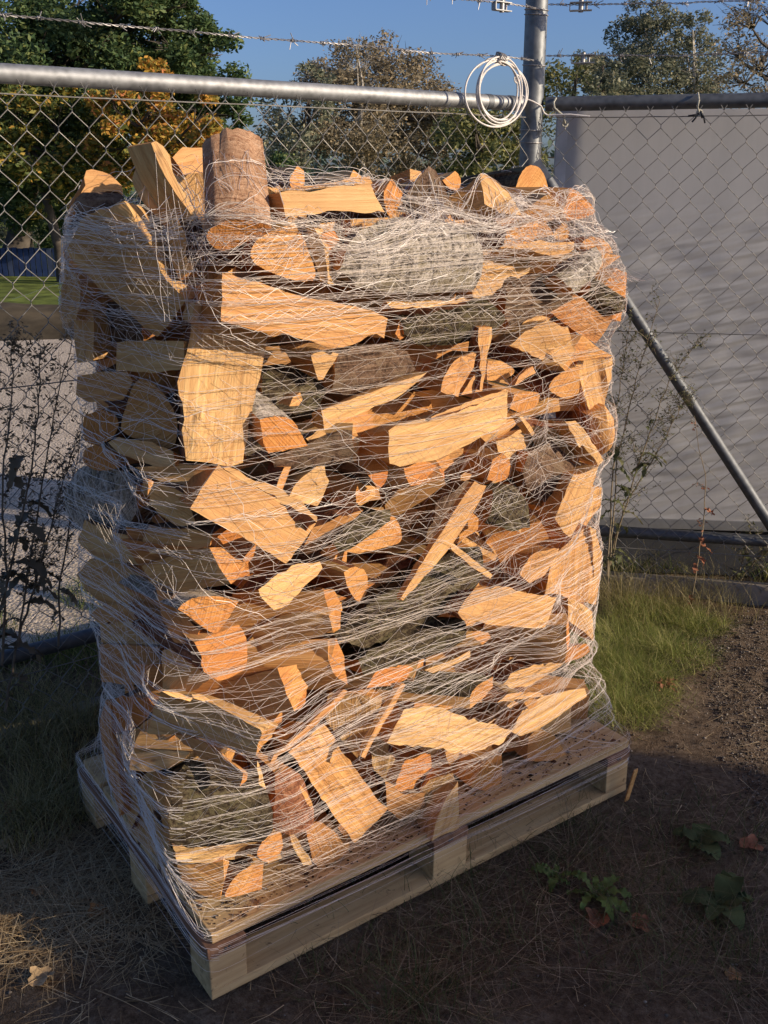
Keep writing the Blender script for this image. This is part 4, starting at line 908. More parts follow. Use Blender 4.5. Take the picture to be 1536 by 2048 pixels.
while z < 1.40:
    u = .16 + (row % 2) * .07
    while u < 1.10:
        vmin = .12 + (.05 if z < .35 else 0)
        k = random.choice('EEESB')
        if k == 'E': filler('E', u, vmin + U(0, .04), z, U(.14, .17), U(.11, .13), U(-45, 30), .2, random.choice(sides))
        else: filler(k, u, vmin + .02 + U(0, .03), z, U(.18, .24), U(.10, .12), U(-30, 40), .09, random.choice(sides))
        u += U(.14, .17)
    v = .32
    while v < .66:
        filler(random.choice('EES'), .15 + U(0, .02), v, z, U(.15, .18), U(.11, .13), 90 + U(-25, 25), .2, random.choice(sides)); v += .17
    z += .122; row += 1
for u in (.26, .36, .50, .66, .78, .88, 1.04):      # a first row standing on the deck
    filler(random.choice('EES'), u, .10 + U(-.02, .03), .203, U(.10, .13), .095, U(-10, 35), .2, random.choice('ssrd'))
for i in range(6):      # the back rows, seen only over the top
    for v in (.36, .55):
        filler('S', .18 + i * .165, v, 1.385 + U(-.02, .035), .2, .15, U(-60, 60), .1, random.choice(sides))
z = .22
while z < 1.36:
    for v in (.30, .50, .66):
        filler('E', 1.02 + U(-.01, .01), v, z, .2, .17, 270 + U(-20, 20), .3, random.choice(sides))
    for u in (.25, .55, .85):
        filler('S', u, .62, z, .30, .17, 180 + U(-12, 12), .1, random.choice(sides))
    z += .165
# ------------------------------------------------------------------ stretch net round the stack
def net():
    # the pallet takes part in what the net is pulled over
    pv, pf = [], []
    for o in pal.children:
        for v in o.data.vertices: pass
    def addbox(u0, u1, v0, v1, z0, z1):
        b = len(pv)
        for a in (u0, u1):
            for c in (v0, v1):
                for e in (z0, z1): pv.append(loc(a, c, e))
        pf.extend([tuple(b + i for i in f) for f in ((0, 1, 3, 2), (4, 6, 7, 5), (0, 4, 5, 1), (2, 3, 7, 6), (0, 2, 6, 4), (1, 5, 7, 3))])
    addbox(-.001, 1.203, -.001, .751, .02, .1495)
    V = BV_V + pv; n0 = len(BV_V); Fc = BV_F + [tuple(n0 + i for i in f) for f in pf]
    bvh = BVHTree.FromPolygons(V, Fc)
    C0 = (.60, .36)
    NT_, NZ = 420, 118; Z0, Z1 = .045, 1.545
    th = np.linspace(0, 2 * math.pi, NT_, endpoint=False)
    # spread the angles evenly along the walls of the stack
    per = []
    hu, hv = .60, .38
    P = 2 * (2 * hu + 2 * hv)
    for i in range(NT_):
        s = i / NT_ * P
        if s < 2 * hu: p = (-hu + s, -hv)
        elif s < 2 * hu + 2 * hv: p = (hu, -hv + s - 2 * hu)
        elif s < 4 * hu + 2 * hv: p = (hu - (s - 2 * hu - 2 * hv), hv)
        else: p = (-hu, hv - (s - 4 * hu - 2 * hv))
        per.append(p)
    dirs = np.array(per); ln = np.linalg.norm(dirs, axis=1); dirs = dirs / ln[:, None]
    Rr = np.zeros((NZ, NT_)); hit = np.zeros((NZ, NT_), bool)
    for j in range(NZ):
        z = Z0 + (Z1 - Z0) * j / (NZ - 1)
        for i in range(NT_):
            d = dirs[i]; o = loc(C0[0] + d[0] * 2, C0[1] + d[1] * 2, z)
            h = bvh.ray_cast(o, -(DU * d[0] + DV * d[1]), 1.9)
            if h[0] is not None: Rr[j, i] = 2 - h[3]; hit[j, i] = True
    # widen every reading a little up and down (the net has width), then pull taut sideways
    Rm = Rr.copy()
    for k in (1, 2):
        Rm[k:] = np.maximum(Rm[k:], Rr[:-k]); Rm[:-k] = np.maximum(Rm[:-k], Rr[k:])
    T = np.zeros_like(Rm)
    for j in range(NZ):
        pts = [Vector((dirs[i][0] * Rm[j, i], dirs[i][1] * Rm[j, i])) for i in range(NT_)]
        hull = [pts[k] for k in convex_hull_2d(pts)]
        for i in range(NT_):
            d = dirs[i]; best = Rm[j, i]
            for a in range(len(hull)):
                p, q = hull[a - 1], hull[a]; e = q - p
                den = d[0] * e.y - d[1] * e.x
                if abs(den) < 1e-9: continue
                t = (p.x * e.y - p.y * e.x) / den; s = (p.x * d[1] - p.y * d[0]) / den
                if t > 0 and -1e-4 <= s <= 1 + 1e-4: best = max(best, t)
            T[j, i] = best
    loc_ = Rm.copy()
    for k in range(1, 7): loc_ = np.maximum(loc_, np.maximum(np.roll(Rm, k, 1), np.roll(Rm, -k, 1)) - .0016 * k)
    kz = np.clip((1.50 - (Z0 + (Z1 - Z0) * np.arange(NZ) / (NZ - 1))) / .12, 0, 1)[:, None] * .37 + .25
    S = loc_ + kz * (T - loc_)
    S = np.maximum(S, Rm)
    Q = S.copy()
    for _ in range(2): Q = (Q + np.roll(Q, 1, 1) + np.roll(Q, -1, 1)) / 3
    for _ in range(2): Q[1:-1] = (Q[1:-1] * 2 + Q[:-2] + Q[2:]) / 4
    S = np.maximum(Q, Rm + .001) + .003
    # low down the net is also taut from the logs to the pallet edge
    zz = Z0 + (Z1 - Z0) * np.arange(NZ) / (NZ - 1)
    S2 = S.copy(); win = int(.30 / (Z1 - Z0) * NZ); jb = int((.150 - Z0) / (Z1 - Z0) * (NZ - 1))
    for i in range(NT_):
        col = S[:, i]
        for j in range(jb + 1, jb + win):
            # straight line from the pallet edge up to the best support above
            best = col[j]
            for k in range(j + 1, min(NZ, jb + win + 22), 3):
                v = col[jb] + (col[k] - col[jb]) * (j - jb) / (k - jb)
                if v > best: best = v
            f = 1 - (j - jb) / win
            S2[j, i] = col[j] + (best - col[j]) * (.50 + .35 * f)
    S = S2
    def pt(s, z, off=0):
        """s: 0..1 round the stack, starting at the front left corner"""
        f = (s % 1) * NT_; i = int(f) % NT_; fi = f - int(f); i2 = (i + 1) % NT_
        g = max(0, min(NZ - 1.001, (z - Z0) / (Z1 - Z0) * (NZ - 1))); j = int(g); fj = g - j
        r = (S[j, i] * (1 - fi) + S[j, i2] * fi) * (1 - fj) + (S[j + 1, i] * (1 - fi) + S[j + 1, i2] * fi) * fj
        d = dirs[i] * (1 - fi) + dirs[i2] * fi
        r += off
        return loc(C0[0] + d[0] * r, C0[1] + d[1] * r, z)
    rng = random.Random(5)
    def smooth(P):
        for _ in range(2): P = [P[0]] + [(P[i - 1] + P[i] * 2 + P[i + 1]) / 4 for i in range(1, len(P) - 1)] + [P[-1]]
        return P
    NSTEP = 300
    zs = []
    # how closely the windings lie at each height
    bands = [(.065, .10, 2), (.10, .155, 7), (.155, .34, 16), (.34, .60, 34), (.60, .80, 32), (.80, 1.05, 24), (1.05, 1.30, 27), (1.30, 1.44, 32), (1.44, 1.51, 18)]
    for a, b, n in bands:
        for k in range(n): zs.append(a + (b - a) * (k + rng.uniform(.1, .9)) / n)
    zs.sort()
    threads = []
    for k, z0 in enumerate(zs):
        ph = rng.uniform(0, 50); tilt = rng.uniform(-.012, .012) + .02 * math.sin(z0 * 5)
        tl = []
        for i in range(NSTEP + 1):
            s = i / NSTEP
            w = .009 * noise.noise(Vector((s * 7, z0 * 14, 0))) + .004 * noise.noise(Vector((s * 24, ph, 0))) + .0013 * noise.noise(Vector((s * 170, ph, 0)))
            sag = .045 * noise.noise(Vector((s * 3.0, z0 * 1.6, 7)))      # whole groups of threads drift together
            z = z0 + tilt * math.sin(2 * math.pi * s + ph) + w + sag * min(1, (z0 - .1) / .3)
            # threads gather towards the pallet corners at the bottom
            ztop = 1.485 + .13 * noise.noise(Vector((s * 16, 3, 0))) + .03 * noise.noise(Vector((s * 60, k * .3, 0)))
            tl.append((s, max(.05, z if z < ztop - .03 else ztop - .03 + (z - ztop + .03) * .35)))
        threads.append(tl)
    nt_ = MB(); fine = MB()
    for k, tl in enumerate(threads):
        r = rng.choice([.00022, .00027, .00032, .0004])
        off = rng.uniform(0, .004)
        pts = smooth([pt(s, z, off) for s, z in tl])
        nt_.tube(pts, r, 3, 0, False)
    for k in range(len(threads) - 1):
        if zs[k] < .15 and rng.random() < .6: continue
        a, b = threads[k], threads[k + 1 if rng.random() < .6 else min(len(threads) - 1, k + 2)]
        per_ = rng.uniform(.008, .022); s = rng.uniform(0, per_); up = 0; pts = []
        while s < 1:
            tl = a if up == 0 else b; x = tl[int(s * NSTEP)]
            pts.append(pt(s, x[1], .0015)); up ^= 1; s += per_ * rng.uniform(.35, .65) if rng.random() < .93 else per_ * 1.2
        fine.tube(pts, .00026, 3, 0, False)
    # slanting threads of a second winding
    for k in range(520):
        s0 = rng.random(); z0 = rng.uniform(.2, 1.47); ln_ = rng.uniform(.02, .14); dz = rng.choice([-1, -1, 1]) * rng.uniform(.04, .24)
        n = 14; pts = []
        for i in range(n + 1):
            z = z0 + dz * i / n
            if .15 < z < 1.5: pts.append(pt(s0 + ln_ * i / n + .002 * rng.uniform(-1, 1), z, .002))
        fine.tube(pts, rng.choice([.00025, .0003, .00042]), 3, 0, False)
    # loose curls where the net ends above the logs
    for k in range(230):
        s0 = rng.random(); z0 = rng.uniform(1.38, 1.50); p = pt(s0, z0); d = (p - loc(C0[0], C0[1], z0)).normalized(); tn = d.cross(DZ)
        n = 9; a = rng.uniform(.015, .07); h_ = rng.uniform(.0, .035); inw = rng.uniform(.0, .06); ph = rng.uniform(0, 6)
        pts = [p + tn * (a * (i / n - .5)) + DZ * (h_ * math.sin(math.pi * i / n) + .003 * math.sin(i * 2 + ph)) - d * (inw * math.sin(math.pi * i / n)) + d * .004 for i in range(n + 1)]
        fine.tube(pts, rng.choice([.0003, .0005]), 3, 0, False)
    # strands pulled over the top between the corners
    for k in range(46):
        s0 = rng.uniform(-.12, .55); s1 = s0 + rng.uniform(.06, .22); z0 = rng.uniform(1.38, 1.46)
        p, q = pt(s0, z0), pt(s1, z0 + rng.uniform(-.03, .01)); n = 12; ph = rng.uniform(0, 6)
        pts = [p.lerp(q, i / n) + DZ * (.022 * math.sin(math.pi * i / n) + .002 * math.sin(i * 1.7 + ph)) for i in range(n + 1)]
        fine.tube(pts, rng.choice([.0004, .0006]), 3, 0, False)
    # the net drawn in over the uneven top
    def drape(path, r, tight=.6, zmax=1.575):
        T_ = []
        for u, v in path:
            h = bvh.ray_cast(loc(u, v, 1.9), -DZ, .6)
            T_.append(h[0].z if h[0] is not None else 1.32)
        n = len(T_); hull = []
        for i in range(n):
            while len(hull) > 1 and (T_[hull[-1]] - T_[hull[-2]]) * (i - hull[-2]) <= (T_[i] - T_[hull[-2]]) * (hull[-1] - hull[-2]): hull.pop()
            hull.append(i)
        Hh = np.interp(range(n), hull, [T_[i] for i in hull])
        Z = [T_[i] + tight * (Hh[i] - T_[i]) + .003 for i in range(n)]
        seg = []
        for (u, v), z in zip(path, Z):
            if z > zmax:
                if len(seg) > 2: fine.tube(smooth(seg), r, 3, 0, False)
                seg = []; continue
            seg.append(loc(u, v, z))
        if len(seg) > 2: fine.tube(smooth(seg), r, 3, 0, False)
    for k in range(170):
        u0 = rng.uniform(.0, 1.14); du = rng.uniform(-.16, .16); n = 26; ph = rng.uniform(0, 9); v1 = rng.uniform(.08, .5)
        drape([(u0 + du * i / n + .003 * math.sin(i * 1.3 + ph), -.005 + v1 * i / n) for i in range(n + 1)], rng.choice([.00025, .00035, .00045]), rng.uniform(.35, .85))
    for k in range(60):
        v0 = abs(rng.gauss(0, .10)) - .01; n = 70; ph = rng.uniform(0, 9); ua = rng.uniform(.0, .7); ub = ua + rng.uniform(.25, .6)
        drape([(ua + (min(ub, 1.14) - ua) * i / n, v0 + .02 * math.sin(i * .09 + ph) + .002 * math.sin(i * 1.1)) for i in range(n + 1)], rng.choice([.0003, .0004, .0005]), rng.uniform(.5, .9), 1.56)
    root = empty('stretch_net', loc(.6, .375, .09), 'white plastic stretch net wound tightly round the firewood and pallet', 'net')
    a = nt_.build('wound_strands', M_NET, root); a['kind'] = 'stuff'
    b = fine.build('cross_threads', M_NET, root); b['kind'] = 'stuff'
net()
# ------------------------------------------------------------------ trees beyond the fence
GROW = 1.12
def leaf_quads(C, size, rs, flat=.5):
    """C: n x 3 centres -> quads with random orientation"""
    n = len(C)
    a = rs.normal(size=(n, 3)); a[:, 2] *= .6; a /= np.linalg.norm(a, axis=1)[:, None]
    b = np.cross(a, rs.normal(size=(n, 3))); b /= np.linalg.norm(b, axis=1)[:, None] + 1e-9
    s = size * rs.uniform(.55, 1.3, size=(n, 1))
    a = a * s; b = b * s * flat
    V = np.stack([C - a, C - b * .9 + a * .1, C + a, C + b * .9 + a * .1], 1).reshape(-1, 3)
    F = np.arange(4 * n).reshape(-1, 4)
    return V, F
def lobes_world(lobes, D, rs, depth=1.0):
    out = []
    for px, py, rpx in lobes:
        rpx *= GROW
        d = D + rs.uniform(-1, 1) * depth; p = at_dist(px, py, d); out.append((np.array(p), rpx / F_PX * d))
    return out
def crown_points(L, dens, rs, shell=.55, clump=.28):
    pts = []
    for c, r in L:
        n = int(dens * r * r)
        m = max(6, int(14 * (r / .8) ** 1.2))                            # clumps of leaves round the lobe
        cd_ = rs.normal(size=(m, 3)); cd_ /= np.linalg.norm(cd_, axis=1)[:, None]
        cr_ = r * (shell + (1.06 - shell) * rs.rand(m, 1) ** .6); cc = c + cd_ * cr_ * np.array([1, 1, .95])
        k = rs.randint(0, m, n)
        g = rs.normal(size=(n, 3)); g *= (rs.rand(n, 1) ** .5) * r * clump / np.maximum(1e-6, np.linalg.norm(g, axis=1)[:, None]) * 1.3
        g[:, 2] *= .75
        pts.append(cc[k] + g)
    return np.concatenate(pts)
def tree(lobes, D, label, mat, bark, dens, size, seed, depth=1.0, base_px=None, trunk_r=.16, name='broadleaf_tree', extra=None, clump=.28, shell=.55, twigs=1.0):
    rs = np.random.RandomState(seed); L = lobes_world(lobes, D, rs, depth)
    cx = np.mean([c for c, r in L], axis=0); bp = Vector((float(cx[0]), float(cx[1]), 0))
    if base_px is not None: bp = at_dist(base_px, 500, D); bp.z = 0
    root = empty(name, bp, label, 'tree', 'trees beyond the fence')
    tb = MB(); top = Vector(max(L, key=lambda q: q[0][2])[0]); fork = bp.lerp(Vector((top.x * .5 + bp.x * .5, top.y * .5 + bp.y * .5, 0)), .5); fork.z = max(1.2, float(min(c[2] for c, r in L)) * .8)
    tr = [bp, bp.lerp(fork, .5) + Vector((.05, 0, 0)), fork, fork.lerp(top, .5) + Vector((.1, .1, 0)), top]
    tb.tube(tr, [trunk_r * 1.25, trunk_r, trunk_r * .85, trunk_r * .45, .02], 8)
    tb.build('trunk', bark, root, 50)
    lb = MB()
    for c, r in L:
        c = Vector(c); t = rs.uniform(.1, .8); st = fork.lerp(top, t) if c.z > fork.z else fork
        midp = st.lerp(c, .5) + Vector((0, 0, -.1 * r)); lb.tube([st, midp, c], [trunk_r * .4, trunk_r * .26, trunk_r * .1], 5)
        for q in range(int(5 * twigs)):
            d = Vector(rs.normal(size=3)).normalized(); d.z = abs(d.z) * .8
            e = c + d * r * rs.uniform(.6, 1.05); lb.tube([c.lerp(st, .15), c.lerp(e, .55) + Vector((0, 0, .05 * r)), e], [trunk_r * .12, trunk_r * .07, trunk_r * .02], 3, 0, False)
            for w in range(3):
                e2 = c.lerp(e, rs.uniform(.4, .9)); f2 = e2 + (d + Vector(rs.normal(size=3)) * .6).normalized() * r * .35
                lb.tube([e2, f2], [trunk_r * .05, trunk_r * .015], 3, 0, False)
    lb.build('limbs', bark, root)
    P = crown_points(L, dens, rs, shell, clump)
    V, F = leaf_quads(P, size, rs)
    o = fastmesh('crown', V, F, mat, root); o['kind'] = 'stuff'
    return root
G_DK = m_leaf('leaf_dark', [(0, (0.034, 0.067, 0.028)), (.4, (0.067, 0.114, 0.042)), (.8, (0.114, 0.162, 0.057)), (1, (0.209, 0.228, 0.067))], .3)
G_MIX = m_leaf('leaf_turning', [(0, (.05, .075, .025)), (.5, (.13, .16, .04)), (.8, (.34, .28, .05)), (1, (.55, .30, .06))], .4)
G_OR = m_leaf('leaf_orange', [(0, (.10, .13, .03)), (.35, (.30, .24, .05)), (.6, (.60, .36, .06)), (.85, (.66, .33, .07)), (1, (.60, .22, .08))], .45)
G_BR = m_leaf('leaf_brown', [(0, (.12, .105, .07)), (.4, (.22, .185, .12)), (.75, (.32, .25, .15)), (1, (.44, .33, .19))], .35)
G_GR = m_leaf('leaf_greygreen', [(0, (.09, .105, .07)), (.4, (.16, .175, .115)), (.75, (.25, .25, .16)), (1, (.36, .31, .18))], .35)
G_YG = m_leaf('leaf_yellowgreen', [(0, (.06, .08, .03)), (.5, (.17, .18, .07)), (1, (.36, .31, .10))], .35)
M_TRUNK = m_simple('tree_bark', (.09, .075, .06), .9, .1, 0, .3, 5)
M_TRUNKW = m_simple('pale_bark', (.42, .38, .32), .85, .1, 0, .3, 6)
tree([(40, 60, 110), (150, 40, 110), (250, 20, 95), (340, 55, 70), (385, 110, 65), (60, 170, 120), (170, 150, 110), (290, 130, 95), (390, 190, 80), (430, 235, 52), (50, 290, 110), (150, 270, 100), (60, 390, 70), (395, 265, 60), (330, 20, 45), (-60, 150, 120), (-60, 300, 110), (270, 230, 100), (160, 380, 70)],
     18, 'big dark green tree at the upper left beyond the fence', G_DK, M_TRUNK, 7500, .048, 1, 1.3, base_px=10, trunk_r=.22)
tree([(120, 250, 75), (70, 330, 60), (190, 330, 70), (120, 400, 55), (230, 250, 60), (30, 240, 55)], 16.2, 'green and yellow turning tree low on the left in front of the dark one', G_MIX, M_TRUNK, 3300, .055, 2, .6, base_px=120, trunk_r=.09, clump=.35)
tree([(300, 160, 38), (345, 220, 56), (280, 240, 56), (380, 280, 52), (330, 310, 58), (235, 310, 46), (405, 230, 38), (225, 215, 38)], 15.3, 'bright orange autumn maple in front of the dark green tree', G_OR, M_TRUNK, 5600, .05, 3, .5, base_px=300, trunk_r=.09, clump=.34)
tree([(700, 150, 55), (770, 150, 62), (830, 190, 60), (880, 240, 62), (640, 215, 62), (720, 230, 80), (800, 270, 80), (690, 300, 75), (600, 270, 55), (860, 320, 70), (760, 330, 70), (930, 240, 45)], 27,
     'brown grey rounded tree behind the top of the stack', G_BR, M_TRUNK, 3400, .052, 4, 1.5, base_px=745, trunk_r=.2, clump=.33)
tree([(712, 95, 30), (730, 130, 30), (700, 135, 26), (745, 170, 26)], 25.5, 'bare pale birch top rising over the brown grey tree', G_BR, M_TRUNKW, 900, .05, 5, .4, base_px=725, trunk_r=.07, name='birch_tree', twigs=2)
tree([(575, 215, 40), (610, 240, 42), (560, 260, 36), (600, 300, 40), (565, 330, 40), (640, 180, 36), (620, 160, 26)], 24, 'sparse grey green tree left of the brown grey one', G_GR, M_TRUNK, 1500, .06, 6, .6, base_px=590, trunk_r=.1, clump=.4)
tree([(950, 260, 60), (1000, 270, 55), (960, 320, 60), (1010, 330, 55), (905, 310, 50), (1040, 290, 40)], 21, 'yellow green bush tree left of the corner post', G_YG, M_TRUNK, 3000, .055, 7, .6, base_px=960, trunk_r=.1, clump=.34)
tree([(1290, 35, 40), (1265, 90, 52), (1310, 90, 50), (1240, 150, 55), (1300, 160, 60), (1215, 200, 40), (1280, 210, 50)], 31, 'tall grey green tree right of the corner post, left one of two', G_GR, M_TRUNKW, 3000, .055, 8, 1, base_px=1285, trunk_r=.12, clump=.3)
tree([(1385, 60, 34), (1375, 110, 50), (1400, 150, 48), (1355, 170, 48), (1390, 205, 50), (1335, 210, 45)], 31, 'tall grey green tree right of the corner post, right one of two', G_GR, M_TRUNKW, 3000, .055, 9, 1, base_px=1380, trunk_r=.12, clump=.3)
tree([(1205, 130, 36), (1190, 175, 45), (1160, 205, 40), (1225, 190, 45)], 26, 'darker olive tree between the post and the two tall ones', G_GR, M_TRUNK, 2600, .06, 10, .6, base_px=1195, trunk_r=.1)
tree([(1110, 150, 30), (1120, 190, 38), (1150, 160, 24), (1156, 110, 14), (1095, 220, 40), (1060, 300, 50)], 23, 'young pale green tree directly right of the corner post', G_YG, M_TRUNK, 2200, .05, 11, .5, base_px=1110, trunk_r=.06, clump=.4)
tree([(1500, 50, 60), (1470, 110, 50), (1520, 140, 60), (1550, 40, 60), (1480, 180, 50), (1540, 200, 50)], 22, 'half bare dark tree at the upper right edge', G_BR, M_TRUNK, 900, .045, 12, .8, base_px=1510, trunk_r=.12, twigs=4)
# far woods along the horizon and bushes
rs = np.random.RandomState(21); pts = []
for i in range(260):
    x = rs.uniform(-34, 34); y = 44 + rs.uniform(-3, 3); h = rs.uniform(1.4, 3.4); n = 120
    g = rs.normal(size=(n, 3)) * np.array([1.1, .8, h * .32]) + np.array([x, y, h * .5]); pts.append(g)
V, F = leaf_quads(np.concatenate(pts), .22, rs); fw = fastmesh('distant_woods', V, F, m_leaf('leaf_far', [(0, (0.060, 0.090, 0.075)), (.5, (0.105, 0.150, 0.112)), (1, (0.180, 0.210, 0.135))], .2)); tag(fw, 'low hazy green belt of woods along the horizon', 'woods', kind='stuff')
def shrub(px, py, r, D, label, mat, seed, n=2600):
    rs = np.random.RandomState(seed); c = at_dist(px, py, D); rr = r / F_PX * D
    root = empty('shrub', Vector((c.x, c.y, 0)), label, 'shrub', 'shrubs beyond the fence')
    b = MB()
    for k in range(7): b.tube([Vector((c.x + rs.uniform(-.1, .1), c.y, 0)), Vector((c.x + rs.uniform(-.5, .5) * rr, c.y, c.z))], [.02, .008], 4)
    b.build('stem', M_TRUNK, root)
    P = crown_points([(np.array(c) + rs.uniform(-1, 1, 3) * rr * .6, rr * rs.uniform(.5, .8)) for k in range(7)], n / (rr * rr * 3), rs, .3, .4)
    P = P[P[:, 2] > .03]; V, F = leaf_quads(P, .05, rs); o = fastmesh('leaves', V, F, mat, root); o['kind'] = 'stuff'
shrub(60, 440, 60, 20.5, 'hazy green shrub above the low blue fence at the far left', G_GR, 31)
shrub(560, 350, 50, 22, 'dark shrub behind the skyline of the stack', G_DK, 32)
shrub(110, 470, 40, 19.8, 'dark shrub right behind the low blue fence', G_DK, 33)
# low blue fence at the end of the lawn
bf = empty('blue_fence', at_dist(60, 552, 17.2), 'low dark blue slatted fence at the far left beyond the lawn', 'fence')
M_BLUE = m_simple('blue_paint', (.035, .06, .15), .6, .3, 0, .25, 3); M_BLUE2 = m_simple('grey_blue_paint', (.07, .09, .15), .6)
p0, p1 = at_dist(-60, 552, 17.4), at_dist(190, 552, 17.0); p0.z = p1.z = 0; dd = (p1 - p0); n = 22
for i in range(n):
    b = MB(); c = p0 + dd * ((i + .5) / n) + DZ * .27; b.box(c, dd / n * .42, Vector((0, .02, 0)), DZ * (.24 + U(-.01, .01))); b.build('slat', M_BLUE if i % 7 else M_BLUE2, bf)
for z in (.12, .46):
    b = MB(); b.box(p0 + dd * .5 + DZ * z + Vector((0, .05, 0)), dd * .5, Vector((0, .02, 0)), DZ * .03); b.build('rail', M_BLUE2, bf)
# tree shadow put in as a dark mound between lawn and yard, left
mb_ = grid('tree_shadow_mound', m_simple('tree_shadow_dark', (.07, .055, .035), .95, .1, 0, .4, 2, 1, 40), -6.2, -1.6, 9.6, 12.4, 60, 40, lambda x, y: -.05 + .30 * max(0, 1 - ((x + 4.1) / 2.2) ** 2) * max(0, 1 - ((y - 11.0) / 1.25) ** 2) + .05 * fbm(x, y, 3, 1.3))

# ------------------------------------------------------------------ ground cover
def blades(name, spots, n, mat, hmin, hmax, width, seed, bend=.6, label=None, cat=None, segs=4, flat=.0, zf=ground_z):
    """tufts of thin curved blades; spots: (x, y, radius, weight)"""
    rs = np.random.RandomState(seed); wt = np.array([s[3] for s in spots], float); wt /= wt.sum(); V = []; F = []; k = 0
    which = rs.choice(len(spots), n, p=wt)
    for i in range(n):
        sx, sy, sr, _ = spots[which[i]]; a = rs.uniform(0, 6.283); r = sr * math.sqrt(rs.rand()) * (1 if rs.rand() < .85 else 1.35)
        x, y = sx + r * math.cos(a), sy + r * math.sin(a); z = zf(x, y)
        h = rs.uniform(hmin, hmax) * (1.15 - .5 * r / sr); az = rs.uniform(0, 6.283) if rs.rand() < .6 else a + rs.normal() * .5
        d = np.array([math.cos(az), math.sin(az), 0]); side = np.array([-d[1], d[0], 0]) * width * rs.uniform(.6, 1.4) / 2
        up = 1 - flat * rs.uniform(.6, 1); bd = bend * rs.uniform(.3, 1.4); tw = rs.normal() * .25
        b0 = k
        for s in range(segs + 1):
            t = s / segs; p = np.array([x, y, z - .004]) + d * (h * (bd * t * t + flat * t * .9)) + np.array([0, 0, 1]) * h * max(0, up * (t - .35 * bd * t * t)) + np.array([-d[1], d[0], 0]) * h * tw * t * t
            p[2] = max(p[2], z + .002 + .004 * rs.rand())
            w = side * (1 - t * .85); V += [p - w, p + w]; k += 2
        for s in range(segs): F.append((b0 + 2 * s, b0 + 2 * s + 1, b0 + 2 * s + 3, b0 + 2 * s + 2))
    o = fastmesh(name, V, F, mat); tag(o, label, cat, kind='stuff'); return o
def gp(px, py): p = on_ground(px, py); return p.x, p.y
GRASSY = m_leaf('grass_yellowing', [(0, (.09, .115, .02)), (.35, (.20, .24, .045)), (.7, (.34, .34, .09)), (1, (.55, .46, .21))], .35)
GRASS = m_leaf('grass_green', [(0, (.05, .08, .015)), (.4, (.10, .14, .025)), (.75, (.17, .19, .045)), (1, (.36, .30, .12))], .35)
STALK = m_leaf('brown_stalk', [(0, (.07, .045, .025)), (.5, (.17, .115, .065)), (.85, (.30, .215, .13)), (1, (.42, .32, .21))], .15)
STRAW = m_leaf('straw', [(0, (.20, .12, .055)), (.4, (.38, .26, .13)), (.8, (.54, .40, .22)), (1, (.64, .50, .30))], .15)
DRYG = m_leaf('dry_grass', [(0, (.12, .11, .035)), (.4, (.25, .21, .075)), (.8, (.38, .31, .14)), (1, (.52, .42, .22))], .3)
def S(px, py, r, w): x, y = gp(px, py); return (x, y, r, w)
blades('grass_clump', [S(1240, 1290, .17, 3), S(1310, 1240, .17, 3), S(1260, 1370, .16, 3), S(1200, 1330, .12, 2), S(1340, 1310, .14, 2), S(1240, 1420, .12, 1.6), S(1400, 1250, .10, 1)], 15000, GRASSY, .03, .105, .0017, 41, 1.0, 'green grass clump growing right of the stack by the fence', 'grass')
blades('tall_grass', [S(1230, 1215, .15, 2), S(1300, 1195, .18, 2), S(1400, 1215, .15, 1.2), S(1480, 1210, .2, .6)], 1300, DRYG, .10, .26, .0016, 42, .8, 'tall dry grass stalks at the foot of the right fence', 'grass')
def yz(x, y): return .02
vs = []
for i in range(26):
    p = POST + NL * U(.12, .80) + FL * U(-3.2, -.2); vs.append((p.x, p.y, .14, 1))
blades('verge_grass', vs, 9000, GRASS, .03, .12, .003, 43, .7, 'green grass verge behind the left fence rail', 'grass', zf=yz)
vs = []
for i in range(24):
    p = POST + NR * U(.08, .26) + FR * U(.1, 2.4); vs.append((p.x, p.y, .10, 1))
blades('weedy_verge', vs, 3500, GRASS, .03, .14, .003, 53, .7, 'weedy green strip behind the right fence kerb', 'grass', zf=yz)
blades('shaded_grass', [S(90, 1480, .16, 2), S(40, 1420, .16, 2), S(130, 1590, .14, 2), S(60, 1650, .12, 1.5), S(180, 1440, .12, 1), S(0, 1550, .15, 1)], 4200, DRYG, .05, .17, .0024, 44, .8, 'olive grass in the shade at the left of the pallet', 'grass')
blades('straw_litter', [S(60, 1760, .16, 3), S(160, 1740, .15, 3), S(230, 1700, .12, 2), S(120, 1850, .13, 2), S(280, 1880, .08, 1), S(30, 1860, .13, 2), S(250, 1800, .12, 2), S(0, 1780, .14, 2), S(180, 1960, .10, .4)], 2600, STRAW, .05, .13, .0022, 45, .9, 'dead pale straw lying left of the pallet', 'straw', 6, .75)
sp = []
for i in range(60):
    px, py = U(650, 1500), U(1640, 2040)
    if py - 1640 < (1000 - px) * .55: continue
    sp.append(S(px, py, U(.07, .15), U(.4, 1.4)))
blades('fallen_stalks', sp, 3600, STALK, .05, .16, .0016, 46, .8, 'brown dead stalks scattered on the shaded ground in front', 'straw', 5, .8)
blades('low_green_grass', sp, 2600, m_leaf('shade_grass', [(0, (.04, .05, .015)), (.5, (.08, .10, .03)), (1, (.15, .15, .06))], .3), .03, .10, .0022, 47, .8, 'low green grass between the dead stalks in front', 'grass')
sp2 = [(U(-1.6, 1.9), U(1.2, 3.2), .25, 1) for i in range(60)]
sp2 = [s for s in sp2 if not (-.1 < local(Vector((s[0], s[1], 0)))[0] < 1.3 and -.1 < local(Vector((s[0], s[1], 0)))[1] < .85)]
blades('scattered_straw', sp2, 1500, STRAW, .03, .10, .0018, 48, .5, 'single straws strewn thinly over the bare soil', 'straw', 3, .95)
